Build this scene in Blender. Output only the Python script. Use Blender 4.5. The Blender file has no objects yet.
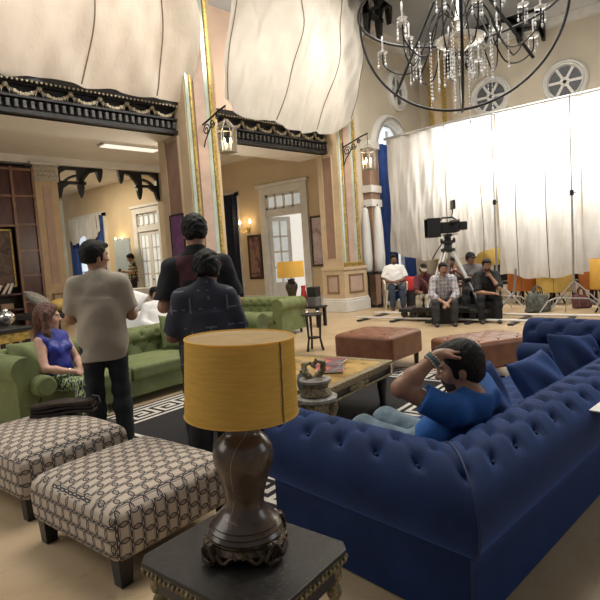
import bpy, bmesh, math, random
import numpy as np
from mathutils import Vector, Matrix
R = math.radians
PI = math.pi
SC = bpy.context.scene
COL = SC.collection
rng = random.Random(7)

# ------------------------------------------------------------------ camera
def setup_camera():
    F, P, RO, YAW, H = 515.0, R(4.6), R(3.8), R(38.2), 1.5
    fh = np.array([math.cos(YAW), math.sin(YAW), 0]); rt = np.array([math.sin(YAW), -math.cos(YAW), 0]); up = np.array([0, 0, 1.0])
    fw = fh*math.cos(P)-up*math.sin(P); u0 = up*math.cos(P)+fh*math.sin(P)
    u = math.cos(RO)*u0+math.sin(RO)*rt; r = math.cos(RO)*rt-math.sin(RO)*u0
    cd = bpy.data.cameras.new('camera'); co = bpy.data.objects.new('camera', cd); COL.objects.link(co)
    m = Matrix.Identity(4)
    for i in range(3):
        m[i][0] = r[i]; m[i][1] = u[i]; m[i][2] = -fw[i]
    m[0][3], m[1][3], m[2][3] = 0, 0, H
    co.matrix_world = m
    cd.sensor_width = 36; cd.sensor_fit = 'HORIZONTAL'; cd.lens = F/600*36
    cd.clip_end = 200; cd.clip_start = .05
    SC.camera = co
setup_camera()

# ------------------------------------------------------------------ world and big lights
W = bpy.data.worlds.new('World'); SC.world = W; W.use_nodes = True
W.node_tree.nodes['Background'].inputs[0].default_value = (.95, .97, 1.0, 1)
W.node_tree.nodes['Background'].inputs[1].default_value = .19
SC.view_settings.view_transform = 'Standard'; SC.view_settings.look = 'None'
SC.view_settings.gamma = 1; SC.view_settings.exposure = 0; SC.view_settings.use_curve_mapping = False

TH = R(-8.5)
QX, QY = 11.45, 7.47
def BWL(a, b, z): return (QX+math.cos(TH)*a-math.sin(TH)*b, QY+math.sin(TH)*a+math.cos(TH)*b, z)
def area(name, loc, target, size, power, color=(1, 1, 1), sy=None):
    l = bpy.data.lights.new(name, 'AREA'); l.energy = power; l.color = color; l.size = size
    if sy: l.shape = 'RECTANGLE'; l.size_y = sy
    o = bpy.data.objects.new(name, l); COL.objects.link(o); o.location = loc
    o.rotation_euler = (Vector(target)-Vector(loc)).to_track_quat('-Z', 'Y').to_euler()
    return o
def point(name, loc, power, color=(1, .8, .55), r=.05):
    l = bpy.data.lights.new(name, 'POINT'); l.energy = power; l.color = color; l.shadow_soft_size = r
    o = bpy.data.objects.new(name, l); COL.objects.link(o); o.location = loc; return o

area('added_overhead_key', (4.5, 4.2, 8.0), (4.3, 4.4, 0), 4.0, 400, (1, .94, .84))  # unseen overhead area light, added as the key
area('added_far_floor_light', (9.6, 3.0, 8.0), (9.5, 3.2, 0), 3.5, 620, (1, .94, .84))  # unseen overhead area light, added to brighten the far floor
area('cloth_backlight_left', (13.75, 4.6, 3.85), (12.8, 4.5, 3.7), 1.3, 150, (1, .98, .95))
area('cloth_backlight_middle', (13.75, 2.9, 3.75), (12.8, 2.9, 3.6), 1.5, 200, (1, .98, .95))
area('cloth_backlight_right', (13.75, 1.1, 3.75), (12.8, 1.1, 3.6), 1.5, 170, (1, .98, .95))
area('right_window_light', (8.5, -5.5, 4.2), (5.2, 2.6, .6), 4.0, 120, (.88, .94, 1.0))
area('rear_left_light', (-1.6, 6.4, 4.6), (2.0, 2.9, .7), 4.0, 150, (1, .95, .87))
area('hidden_aisle_fill_left', BWL(-6.5, 1.9, 4.9), BWL(-6.5, 3.6, 0), 2.4, 125, (1, .88, .7), .5)  # added area light, out of view behind the cornice beam, brightens the left aisle
area('hidden_aisle_fill_right', BWL(-1.6, 1.9, 4.9), BWL(-1.6, 3.4, 0), 2.0, 90, (1, .86, .66), .5)  # second added light behind the beam, for the right bay
point('hidden_column_fill', (8.0, 9.8, 2.4), 110, (1, .88, .70), .25)  # added point light hidden behind the middle column, lifts the aisle ceiling
area('back_room_light', (10.0, 19.0, 5.1), (10.5, 19.0, 0), 2.0, 260, (1, .88, .68))

# ------------------------------------------------------------------ materials
MATS = {}
class NT:
    def __init__(s, m): s.t = m.node_tree; s.n = s.t.nodes; s.l = s.t.links
    def new(s, typ, **kw):
        n = s.n.new(typ)
        for k, v in kw.items(): setattr(n, k, v)
        return n
    def put(s, sock, v):
        if isinstance(v, (int, float)): sock.default_value = v
        elif isinstance(v, (tuple, list)): sock.default_value = tuple(v)+((1,) if len(v) == 3 and len(sock.default_value) == 4 else ())
        else: s.l.new(v, sock)
    def m(s, op, a, b=0.0, c=None):
        n = s.new('ShaderNodeMath', operation=op); s.put(n.inputs[0], a); s.put(n.inputs[1], b)
        if c is not None: s.put(n.inputs[2], c)
        return n.outputs[0]
    def mix(s, f, a, b):
        n = s.new('ShaderNodeMix', data_type='RGBA'); s.put(n.inputs[0], f); s.put(n.inputs[6], a); s.put(n.inputs[7], b); return n.outputs[2]
    def noise(s, scale, vec=None, detail=4, rough=.55, dist=0):
        n = s.new('ShaderNodeTexNoise'); n.inputs['Scale'].default_value = scale; n.inputs['Detail'].default_value = detail
        n.inputs['Roughness'].default_value = rough; n.inputs['Distortion'].default_value = dist
        if vec is not None: s.l.new(vec, n.inputs['Vector'])
        return n.outputs[0]
    def ramp(s, f, stops):
        n = s.new('ShaderNodeValToRGB'); s.put(n.inputs[0], f)
        e = n.color_ramp.elements
        while len(e) < len(stops): e.new(.5)
        for i, (p, c) in enumerate(stops): e[i].position = p; e[i].color = tuple(c)+(1,)
        return n.outputs[0]
def base(name):
    m = bpy.data.materials.new(name); m.use_nodes = True; t = NT(m)
    b = m.node_tree.nodes['Principled BSDF']; MATS[name] = m; return m, t, b
def mat(name, col, rough=.6, metal=0, var=.12, vscale=12, bump=0, bscale=60, sheen=0, spec=.5, emis=0, trans=0, coat=0, stretch=None):
    m, t, b = base(name)
    tc = t.new('ShaderNodeTexCoord').outputs['Object']
    if stretch:
        mp = t.new('ShaderNodeMapping'); t.l.new(tc, mp.inputs[0]); mp.inputs['Scale'].default_value = stretch; tc = mp.outputs[0]
    if var:
        c2 = tuple(max(0, c*(1-var*1.6)) for c in col); c3 = tuple(min(1, c*(1+var)) for c in col)
        t.l.new(t.ramp(t.noise(vscale, tc), [(.3, c2), (.7, c3)]), b.inputs['Base Color'])
    else: b.inputs['Base Color'].default_value = tuple(col)+(1,)
    b.inputs['Roughness'].default_value = rough; b.inputs['Metallic'].default_value = metal
    b.inputs['Specular IOR Level'].default_value = spec
    if sheen: b.inputs['Sheen Weight'].default_value = sheen; b.inputs['Sheen Roughness'].default_value = .4; b.inputs['Sheen Tint'].default_value = tuple(min(1, c*2.2+.05) for c in col)+(1,)
    if emis: b.inputs['Emission Color'].default_value = tuple(col)+(1,); b.inputs['Emission Strength'].default_value = emis
    if trans: b.inputs['Transmission Weight'].default_value = trans
    if coat: b.inputs['Coat Weight'].default_value = coat; b.inputs['Coat Roughness'].default_value = .15
    if bump:
        bn = t.new('ShaderNodeBump'); bn.inputs['Strength'].default_value = bump; bn.inputs['Distance'].default_value = .02
        t.l.new(t.noise(bscale, tc), bn.inputs['Height']); t.l.new(bn.outputs[0], b.inputs['Normal'])
    return m
def cloth_mat(name, col, transl=.5, bump=.25, bscale=9):
    m, t, b = base(name)
    t.n.remove(b); out = t.n['Material Output']
    tc = t.new('ShaderNodeTexCoord').outputs['Object']
    mp = t.new('ShaderNodeMapping'); t.l.new(tc, mp.inputs[0]); mp.inputs['Scale'].default_value = (1, 1, .35)
    bn = t.new('ShaderNodeBump'); bn.inputs['Strength'].default_value = bump; bn.inputs['Distance'].default_value = .08
    t.l.new(t.noise(bscale, mp.outputs[0], 5, .6, 1.2), bn.inputs['Height'])
    cr = t.ramp(t.noise(2.5, tc), [(.25, tuple(c*.88 for c in col)), (.75, col)])
    d = t.new('ShaderNodeBsdfDiffuse'); tr = t.new('ShaderNodeBsdfTranslucent'); mx = t.new('ShaderNodeMixShader')
    t.l.new(cr, d.inputs[0]); t.l.new(cr, tr.inputs[0]); t.l.new(bn.outputs[0], d.inputs['Normal']); t.l.new(bn.outputs[0], tr.inputs['Normal'])
    mx.inputs[0].default_value = transl; t.l.new(d.outputs[0], mx.inputs[1]); t.l.new(tr.outputs[0], mx.inputs[2]); t.l.new(mx.outputs[0], out.inputs[0])
    return m
def link_pattern():
    m, t, b = base('link_fabric')
    uv = t.new('ShaderNodeTexCoord').outputs['UV']; sp = t.new('ShaderNodeSeparateXYZ'); t.l.new(uv, sp.inputs[0])
    u, v = sp.outputs[0], sp.outputs[1]
    a, bb, L, r = .080, .069, .051, .031
    row = t.m('FLOOR', t.m('DIVIDE', v, bb)); pv = t.m('SUBTRACT', t.m('SUBTRACT', v, t.m('MULTIPLY', row, bb)), bb/2)
    off = t.m('MULTIPLY', t.m('FLOORED_MODULO', row, 2.0), a/2)
    uu = t.m('ADD', u, off)
    def ring(sh):
        w = t.m('ADD', uu, sh); q = t.m('SUBTRACT', t.m('FLOORED_MODULO', w, 2*a), a)
        qx = t.m('MAXIMUM', t.m('SUBTRACT', t.m('ABSOLUTE', q), L-r), 0.0)
        return t.m('SUBTRACT', t.m('SQRT', t.m('ADD', t.m('MULTIPLY', qx, qx), t.m('MULTIPLY', pv, pv))), r)
    d1, d2 = ring(0.0), ring(a)
    inn = t.m('LESS_THAN', t.m('MINIMUM', d1, d2), 0.0)
    ln = t.m('LESS_THAN', t.m('MINIMUM', t.m('ABSOLUTE', d1), t.m('ABSOLUTE', d2)), .0036)
    ln2 = t.m('LESS_THAN', t.m('MINIMUM', t.m('ABSOLUTE', t.m('ADD', d1, .0085)), t.m('ABSOLUTE', t.m('ADD', d2, .0085))), .0016)
    tc = t.new('ShaderNodeTexCoord').outputs['Object']
    bg = t.ramp(t.noise(220, tc, 2), [(.3, (.50, .46, .41)), (.7, (.62, .575, .52))])
    ins = t.ramp(t.noise(220, tc, 2), [(.3, (.47, .39, .31)), (.7, (.56, .475, .385))])
    c = t.mix(inn, bg, ins); c = t.mix(ln2, c, (.16, .12, .10)); c = t.mix(ln, c, (.055, .046, .045))
    t.l.new(c, b.inputs['Base Color']); b.inputs['Roughness'].default_value = .85
    bn = t.new('ShaderNodeBump'); bn.inputs['Strength'].default_value = .3; bn.inputs['Distance'].default_value = .004
    t.l.new(t.noise(300, tc, 2), bn.inputs['Height']); t.l.new(bn.outputs[0], b.inputs['Normal'])
link_pattern()
def marble_vase():
    m, t, b = base('brown_marble')
    tc = t.new('ShaderNodeTexCoord').outputs['Object']
    c = t.ramp(t.noise(9, tc, 6, .6, .6), [(.3, (.050, .034, .025)), (.6, (.105, .074, .052)), (.85, (.16, .115, .085))])
    v = t.new('ShaderNodeTexVoronoi', feature='DISTANCE_TO_EDGE'); v.inputs['Scale'].default_value = 5.5
    mp = t.new('ShaderNodeMapping'); mp.inputs['Scale'].default_value = (1, 1, .45); mp.inputs['Rotation'].default_value = (.5, .4, .3)
    t.l.new(tc, mp.inputs[0]); t.l.new(mp.outputs[0], v.inputs['Vector'])
    vein = t.m('LESS_THAN', v.outputs['Distance'], .006)
    gate = t.m('GREATER_THAN', t.noise(6, tc), .5)
    t.l.new(t.mix(t.m('MULTIPLY', t.m('MULTIPLY', vein, gate), .6), c, (.35, .27, .2)), b.inputs['Base Color'])
    b.inputs['Roughness'].default_value = .2
marble_vase()
def floor_mat():
    m, t, b = base('tan_floor')
    tc = t.new('ShaderNodeTexCoord').outputs['Object']
    c = t.ramp(t.noise(1.1, tc, 6, .6, .8), [(.25, (.37, .265, .155)), (.55, (.47, .35, .215)), (.8, (.54, .41, .27))])
    c2 = t.mix(t.m('MULTIPLY', t.m('GREATER_THAN', t.noise(3.0, tc, 8, .75, 2.0), .6), .25), c, (.24, .16, .085))
    t.l.new(c2, b.inputs['Base Color'])
    t.l.new(t.m('ADD', t.m('MULTIPLY', t.noise(4, tc), .25), .22), b.inputs['Roughness'])
floor_mat()
def crackle_black():
    m, t, b = base('crackled_black')
    tc = t.new('ShaderNodeTexCoord').outputs['Object']
    w = t.noise(34, tc, 8, .75, 1.0)
    c = t.ramp(w, [(.42, (.014, .013, .012)), (.62, (.03, .027, .023)), (.74, (.10, .085, .06))])
    t.l.new(c, b.inputs['Base Color'])
    t.l.new(t.m('ADD', t.m('MULTIPLY', w, .35), .2), b.inputs['Roughness']); b.inputs['Specular IOR Level'].default_value = .3
    bn = t.new('ShaderNodeBump'); bn.inputs['Strength'].default_value = .35; bn.inputs['Distance'].default_value = .004
    t.l.new(w, bn.inputs['Height']); t.l.new(bn.outputs[0], b.inputs['Normal'])
crackle_black()
def plaid(name, c0, c1, sc, thick, c2=None):
    m, t, b = base(name)
    tc = t.new('ShaderNodeTexCoord').outputs['Object']; sp = t.new('ShaderNodeSeparateXYZ'); t.l.new(tc, sp.inputs[0])
    def lines(s, ph=0): return t.m('LESS_THAN', t.m('FRACT', t.m('ADD', t.m('MULTIPLY', s, sc), ph)), thick)
    f = t.m('MAXIMUM', t.m('MAXIMUM', lines(sp.outputs[0]), lines(sp.outputs[1])), lines(sp.outputs[2]))
    c = t.mix(f, c0, c1)
    if c2:
        f2 = t.m('MAXIMUM', lines(sp.outputs[1], .4), lines(sp.outputs[2], .4)); c = t.mix(f2, c, c2)
    t.l.new(c, b.inputs['Base Color']); b.inputs['Roughness'].default_value = .85
def checks_dashed():
    m, t, b = base('navy_check_cloth')
    tc = t.new('ShaderNodeTexCoord').outputs['Object']; sp = t.new('ShaderNodeSeparateXYZ'); t.l.new(tc, sp.inputs[0])
    def ln(s, sc, w, ph): return t.m('LESS_THAN', t.m('FRACT', t.m('ADD', t.m('MULTIPLY', s, sc), ph)), w)
    f = t.m('MAXIMUM', t.m('MULTIPLY', ln(sp.outputs[1], 8, .09, .2), ln(sp.outputs[2], 5, .55, .1)), t.m('MULTIPLY', ln(sp.outputs[2], 8, .09, .4), ln(sp.outputs[1], 5, .55, .3)))
    g = t.m('GREATER_THAN', t.noise(14, tc), .48)
    t.l.new(t.mix(t.m('MULTIPLY', t.m('MULTIPLY', f, g), .6), (.022, .024, .038), (.16, .17, .21)), b.inputs['Base Color']); b.inputs['Roughness'].default_value = .85
def leaf_print():
    m, t, b = base('green_leaf_print')
    tc = t.new('ShaderNodeTexCoord').outputs['Object']
    mp = t.new('ShaderNodeMapping'); mp.inputs['Scale'].default_value = (38, 38, 15); mp.inputs['Rotation'].default_value = (.6, 0, .5); t.l.new(tc, mp.inputs[0])
    t.l.new(t.ramp(t.noise(1.0, mp.outputs[0], 2, .5, 1.5), [(.44, (.008, .012, .035)), (.50, (.03, .08, .07)), (.56, (.40, .48, .22))]), b.inputs['Base Color']); b.inputs['Roughness'].default_value = .8
plaid('grey_plaid', (.55, .53, .52), (.20, .19, .22), 14, .25, (.36, .33, .34)); plaid('red_plaid', (.33, .03, .04), (.55, .42, .38), 12, .25, (.08, .02, .03)); plaid('camo_shirt', (.10, .085, .05), (.38, .30, .16), 11, .3, (.02, .02, .02))
checks_dashed(); leaf_print()
def painting(name, seed, cols):
    m, t, b = base(name)
    tc = t.new('ShaderNodeTexCoord').outputs['Object']
    mp = t.new('ShaderNodeMapping'); mp.inputs['Location'].default_value = (seed*3.1, seed*1.7, seed); t.l.new(tc, mp.inputs[0])
    n = t.noise(3.2, mp.outputs[0], 5, .6, 1.0)
    t.l.new(t.ramp(n, [(.25+.5*i/(len(cols)-1), c) for i, c in enumerate(cols)]), b.inputs['Base Color']); b.inputs['Roughness'].default_value = .5
painting('painting_dark', 1, [(.02, .015, .012), (.06, .035, .025), (.16, .09, .07), (.03, .02, .02)])
painting('painting_portrait', 2, [(.03, .02, .02), (.10, .045, .04), (.30, .18, .14), (.06, .03, .035)])
painting('painting_pale', 3, [(.10, .04, .05), (.36, .27, .28), (.55, .45, .45), (.20, .10, .12)])
painting('painting_purple', 4, [(.08, .03, .09), (.22, .08, .2), (.12, .05, .13), (.3, .16, .22)])
painting('magazine_print', 5, [(.55, .5, .48), (.45, .08, .06), (.05, .05, .07), (.6, .55, .5)])

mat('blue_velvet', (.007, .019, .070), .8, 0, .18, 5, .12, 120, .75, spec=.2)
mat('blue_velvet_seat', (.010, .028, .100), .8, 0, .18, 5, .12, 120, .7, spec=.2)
mat('blue_piping', (.008, .02, .07), .7)
mat('green_velvet', (.14, .165, .060), .75, 0, .16, 6, .12, 120, .35)
mat('dark_green_velvet', (.06, .10, .03), .75, 0, .2, 6, .12, 120, .3)
mat('green_wood', (.015, .02, .012), .6)
mat('tan_leather', (.215, .085, .042), .36, 0, .18, 8, .12, 90)
mat('brown_bag_leather', (.022, .014, .012), .42, 0, .3, 14, .25, 60)
mat('black_wood', (.010, .009, .009), .4, 0, .2, 20)
mat('carved_gold', (.27, .215, .115), .42, .4, .5, 60, .5, 90)
mat('antique_bronze', (.085, .058, .033), .38, .5, .5, 40, .4, 80)
mat('gold', (.50, .35, .10), .3, .6, .35, 20, .25, 60)
mat('gold_leaf_top', (.58, .38, .12), .2, .35, .3, 5, .05, 40)
mat('grey_stone', (.33, .30, .27), .5, 0, .25, 20)
mat('rug_black', (.012, .011, .014), .95, 0, .3, 40, .3, 200)
mat('rug_white', (.62, .58, .52), .95, 0, .12, 40, .3, 200)
mat('cream_wall', (.60, .48, .31), .8, 0, .05, 1.5)
mat('hall_wall', (.55, .485, .38), .8, 0, .05, 1.2)
mat('upper_wall', (.60, .45, .36), .8, 0, .05, 1.2)
mat('ceiling_paint', (.76, .74, .70), .85, 0, .04, 1)
mat('grey_ceiling', (.36, .375, .385), .85, 0, .05, 1)
mat('white_trim', (.66, .64, .60), .5, 0, .05, 4)
mat('grey_trim', (.40, .39, .35), .5, 0, .06, 4)
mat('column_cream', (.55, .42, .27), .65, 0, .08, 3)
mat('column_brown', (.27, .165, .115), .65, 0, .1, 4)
mat('column_rose', (.46, .33, .265), .65, 0, .08, 4)
mat('moulding_brown', (.24, .15, .085), .6)
mat('carving', (.58, .54, .46), .7, 0, .5, 60, .9, 50)
mat('mirror_strip', (.52, .60, .52), .15, .25, .1, 3)
mat('black_iron', (.010, .010, .011), .45, .3, .2, 20)
mat('cornice_black', (.016, .016, .018), .5, 0, .4, 30, .3, 40)
mat('cornice_worn', (.11, .105, .10), .6, 0, .5, 40)
mat('garland_gold', (.46, .39, .27), .5, .3, .4, 40)
mat('shelf_mahogany', (.085, .026, .022), .35, 0, .35, 5, 0, 30, stretch=(1, 1, .3))
mat('shelf_edge', (.24, .13, .085), .4, 0, .2, 8)
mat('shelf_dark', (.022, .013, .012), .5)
mat('skin', (.30, .155, .095), .5, 0, .12, 18, .08, 150)
mat('skin_tan', (.36, .19, .115), .5, 0, .12, 18, .08, 150)
mat('skin_fair', (.55, .32, .235), .5, 0, .08, 18, .06, 150)
mat('skin_dark', (.17, .085, .055), .5, 0, .12, 18)
mat('hair_black', (.007, .006, .006), .55, 0, .4, 50, .5, 130, spec=.22, stretch=(1, 1, .35))
mat('hair_brown', (.12, .048, .028), .45, 0, .6, 40, .6, 130, spec=.4, stretch=(1, 1, .2))
mat('stubble', (.040, .022, .016), .8, 0, .4, 300)
mat('eye_white', (.7, .68, .65), .3, 0, 0)
mat('eye_dark', (.01, .008, .007), .2, 0, 0)
mat('lip', (.38, .12, .10), .45, 0, .1)
mat('beige_tee', (.36, .315, .255), .9, 0, .06, 6, .15, 30)
mat('maroon_vest', (.075, .020, .030), .85, 0, .15, 10, .2, 90)
mat('black_cloth', (.010, .010, .012), .85, 0, .2, 10, .2, 90)
mat('dark_jeans', (.012, .014, .019), .85, 0, .3, 14, .2, 120)
mat('blue_tee', (.012, .085, .30), .9, 0, .1, 8, .15, 40)
mat('light_jeans', (.13, .19, .235), .9, 0, .25, 14, .2, 120)
mat('royal_blue_silk', (.008, .022, .27), .45, 0, .2, 12, .3, 40)
mat('white_cloth', (.74, .73, .71), .85, 0, .05, 6, .2, 20)
mat('maroon_shirt', (.12, .03, .04), .85, 0, .15, 8)
mat('cream_trousers', (.50, .43, .31), .85, 0, .1, 8)
mat('grey_shirt', (.16, .15, .15), .85, 0, .15, 8)
mat('charcoal_trousers', (.035, .033, .035), .85, 0, .2, 8)
mat('navy_trousers', (.03, .04, .065), .85, 0, .2, 8)
mat('cap_tan', (.42, .36, .28), .85)
mat('red_cloth', (.50, .03, .035), .8)
mat('shoe_dark', (.03, .022, .018), .5)
mat('paper', (.78, .77, .74), .8, 0, .03)
mat('plastic_cream', (.60, .55, .45), .45, 0, .05)
mat('black_plastic', (.012, .012, .013), .4, 0, .2, 20)
mat('grey_metal', (.42, .42, .42), .35, .7, .1)
mat('white_metal', (.62, .60, .57), .4, .2, .05)
mat('chrome', (.7, .7, .7), .12, 1, 0)
mat('aged_silver', (.34, .32, .28), .4, .3, .2, 30)
mat('silver', (.55, .54, .52), .22, 1, .2, 30)
mat('lens_glass', (.02, .02, .03), .08, 0, 0, coat=1)
mat('navy_curtain', (.010, .022, .085), .8, 0, .2, 5)
mat('night_curtain', (.008, .012, .032), .8, 0, .2, 5)
mat('blue_curtain', (.012, .045, .20), .8, 0, .2, 5)
mat('umbrella_white', (.66, .66, .65), .6, 0, .03, 3)
mat('vent_dark', (.085, .09, .10), .5)
mat('bulb', (1, .78, .42), .4, 0, 0, emis=6)
mat('bulb_soft', (1, .72, .36), .4, 0, 0, emis=5)
mat('daylight_glass', (.80, .88, .95), .3, 0, 0, emis=.75)
mat('panel_glow', (.9, .85, .75), .4, 0, 0, emis=.9)
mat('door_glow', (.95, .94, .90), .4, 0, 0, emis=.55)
mat('glowing_frosted_glass', (.70, .75, .76), .35, 0, .12, 3, emis=.32)  # own emission brightens the panes in place of light coming through
mat('crystal', (.85, .87, .88), .05, 0, 0, spec=.9, coat=1)
mat('bag_grey', (.10, .11, .095), .7, 0, .4, 14)
mat('bag_maroon', (.11, .03, .03), .6, 0, .2)
mat('book_red', (.22, .05, .03), .6); mat('book_orange', (.38, .13, .05), .6); mat('book_tan', (.38, .28, .18), .6); mat('book_grey', (.12, .11, .11), .6)
mat('pillow_grey', (.22, .20, .17), .85, 0, .5, 40)
mat('gold_cushion', (.42, .27, .06), .6, 0, .2)
mat('bead', (.42, .36, .24), .5, 0, .4, 200); mat('bead_blue', (.05, .16, .24), .4)
mat('glass_grey', (.25, .30, .30), .15, 0, .2, 10)
mat('box_blue', (.10, .25, .42), .5)
mat('seam', (.16, .12, .08), .9)
for k_ in ('blue_velvet', 'blue_velvet_seat'): MATS[k_].node_tree.nodes['Principled BSDF'].inputs['Sheen Tint'].default_value = (.09, .18, .52, 1)
def shade_mat(name, col, tr=.35):
    m, t, b = base(name); t.n.remove(b); out = t.n['Material Output']
    tc = t.new('ShaderNodeTexCoord').outputs['Object']
    mp = t.new('ShaderNodeMapping'); t.l.new(tc, mp.inputs[0]); mp.inputs['Scale'].default_value = (14, 14, 160)
    c = t.ramp(t.noise(1.0, mp.outputs[0], 3), [(.3, tuple(x*.86 for x in col)), (.7, col)])
    d = t.new('ShaderNodeBsdfDiffuse'); x = t.new('ShaderNodeBsdfTranslucent'); mx = t.new('ShaderNodeMixShader'); mx.inputs[0].default_value = tr
    t.l.new(c, d.inputs[0]); t.l.new(c, x.inputs[0]); t.l.new(d.outputs[0], mx.inputs[1]); t.l.new(x.outputs[0], mx.inputs[2]); t.l.new(mx.outputs[0], out.inputs[0])
shade_mat('yellow_shade', (.95, .65, .17), .42); shade_mat('orange_shade', (.62, .25, .085)); shade_mat('pale_yellow_shade', (.80, .60, .20))
shade_mat('shade_lining', (.62, .46, .26), .3)
cloth_mat('muslin', (.62, .59, .54), .5); cloth_mat('muslin_warm', (.82, .75, .66), .45); cloth_mat('valance', (.72, .70, .66), .5); cloth_mat('sheer', (.62, .70, .74), .6)
def glass_mat(name):
    m, t, b = base(name); t.n.remove(b); out = t.n['Material Output']
    g = t.new('ShaderNodeBsdfGlossy'); g.inputs['Roughness'].default_value = .05; tr = t.new('ShaderNodeBsdfTransparent'); tr.inputs[0].default_value = (.93, .94, .92, 1)
    fr = t.new('ShaderNodeFresnel'); fr.inputs[0].default_value = 1.5; mx = t.new('ShaderNodeMixShader')
    t.l.new(fr.outputs[0], mx.inputs[0]); t.l.new(tr.outputs[0], mx.inputs[1]); t.l.new(g.outputs[0], mx.inputs[2]); t.l.new(mx.outputs[0], out.inputs[0])
glass_mat('clear_glass')

# ------------------------------------------------------------------ objects
def props(o, label=None, cat=None, group=None, kind=None):
    if label: o['label'] = label
    if cat: o['category'] = cat
    if group: o['group'] = group
    if kind: o['kind'] = kind
    return o
def thing(name, label, cat, loc=(0, 0, 0), rotz=0, group=None, kind=None):
    o = bpy.data.objects.new(name, None); COL.objects.link(o); o.empty_display_size = .1
    o.location = loc; o.rotation_euler = (0, 0, rotz)
    return props(o, label, cat, group, kind)
def dup(root, loc, rotz, label=None, group=None):
    r = root.copy(); COL.objects.link(r); r.location = loc; r.rotation_euler = (0, 0, rotz)
    if label: r['label'] = label
    if group: r['group'] = group
    for ch in list(root.children):
        c = ch.copy(); COL.objects.link(c); c.parent = r
        for g in ch.children:
            d = g.copy(); COL.objects.link(d); d.parent = c
    return r
class MB:
    """collects shapes and links them as one mesh object"""
    def __init__(s): s.v = []; s.f = []; s.mi = []; s.cur = 0
    def add(s, vs, fs, M=None):
        o = len(s.v)
        if M is not None: vs = [tuple(M @ Vector(v)) for v in vs]
        s.v += [tuple(map(float, v)) for v in vs]
        for f in fs: s.f.append(tuple(i+o for i in f)); s.mi.append(s.cur)
        return s
    def box(s, c, d, M=None, rz=0):
        x, y, z = d[0]/2, d[1]/2, d[2]/2
        vs = [(-x, -y, -z), (x, -y, -z), (x, y, -z), (-x, y, -z), (-x, -y, z), (x, -y, z), (x, y, z), (-x, y, z)]
        if rz: q = Matrix.Rotation(rz, 3, 'Z'); vs = [q @ Vector(v) for v in vs]
        vs = [(v[0]+c[0], v[1]+c[1], v[2]+c[2]) for v in vs]
        return s.add(vs, [(3, 2, 1, 0), (4, 5, 6, 7), (0, 1, 5, 4), (1, 2, 6, 5), (2, 3, 7, 6), (3, 0, 4, 7)], M)
    def b2(s, a, b, M=None):
        return s.box([(a[i]+b[i])/2 for i in range(3)], [abs(b[i]-a[i]) for i in range(3)], M)
    def tube(s, pts, r, n=8, M=None, closed=False):
        P = [Vector(p) for p in pts]; k = len(P); vs = []; fs = []
        rr = r if isinstance(r, (list, tuple)) else [r]*k
        prev = None
        for i in range(k):
            if closed: t = P[(i+1) % k]-P[i-1]
            else: t = P[min(i+1, k-1)]-P[max(i-1, 0)]
            if t.length < 1e-9: t = Vector((0, 0, 1))
            t.normalize()
            if prev is None:
                a = Vector((0, 0, 1)) if abs(t.z) < .9 else Vector((1, 0, 0))
                u = t.cross(a).normalized()
            else:
                u = (prev-t*prev.dot(t))
                u = u.normalized() if u.length > 1e-6 else t.orthogonal().normalized()
            prev = u; w = t.cross(u)
            for j in range(n):
                an = 2*PI*j/n; vs.append(P[i]+u*(rr[i]*math.cos(an))+w*(rr[i]*math.sin(an)))
        for i in range(k if closed else k-1):
            for j in range(n):
                a = i*n+j; b = i*n+(j+1) % n; c = ((i+1) % k)*n+(j+1) % n; d = ((i+1) % k)*n+j
                fs.append((a, b, c, d))
        if not closed:
            fs.append(tuple(range(n-1, -1, -1))); fs.append(tuple((k-1)*n+j for j in range(n)))
        return s.add(vs, fs, M)
    def cyl(s, a, b, r, n=12, M=None): return s.tube([a, b], r, n, M)
    def lathe(s, prof, c=(0, 0, 0), n=32, M=None):
        vs = []; fs = []
        for (r, z) in prof:
            for j in range(n):
                an = 2*PI*j/n; vs.append((c[0]+r*math.cos(an), c[1]+r*math.sin(an), c[2]+z))
        k = len(prof)
        for i in range(k-1):
            for j in range(n):
                fs.append((i*n+j, i*n+(j+1) % n, (i+1)*n+(j+1) % n, (i+1)*n+j))
        if prof[0][0] > 1e-5: fs.append(tuple(range(n-1, -1, -1)))
        if prof[-1][0] > 1e-5: fs.append(tuple((k-1)*n+j for j in range(n)))
        return s.add(vs, fs, M)
    def sphere(s, c, r, n=12, m=8, M=None):
        rr = r if isinstance(r, (tuple, list)) else (r, r, r)
        vs = []; fs = []
        for i in range(m+1):
            th = PI*i/m
            for j in range(n):
                an = 2*PI*j/n; vs.append((c[0]+rr[0]*math.sin(th)*math.cos(an), c[1]+rr[1]*math.sin(th)*math.sin(an), c[2]-rr[2]*math.cos(th)))
        for i in range(m):
            for j in range(n): fs.append((i*n+j, i*n+(j+1) % n, (i+1)*n+(j+1) % n, (i+1)*n+j))
        return s.add(vs, fs, M)
    def prism(s, poly, t, M=None):
        """poly in xz, thickness t along y centred"""
        n = len(poly)
        vs = [(x, -t/2, z) for x, z in poly]+[(x, t/2, z) for x, z in poly]
        fs = [tuple(range(n)), tuple(range(2*n-1, n-1, -1))]+[(i, i+n, (i+1) % n+n, (i+1) % n) for i in range(n)]
        return s.add(vs, fs, M)
    def grid(s, nu, nv, fn, wrap=False):
        vs = [fn(i/(nu-1), j/(nv-1)) for i in range(nu) for j in range(nv)]
        fs = [(i*nv+j, (i+1)*nv+j, (i+1)*nv+j+1, i*nv+j+1) for i in range(nu-1) for j in range(nv-1)]
        return s.add(vs, fs)
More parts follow.
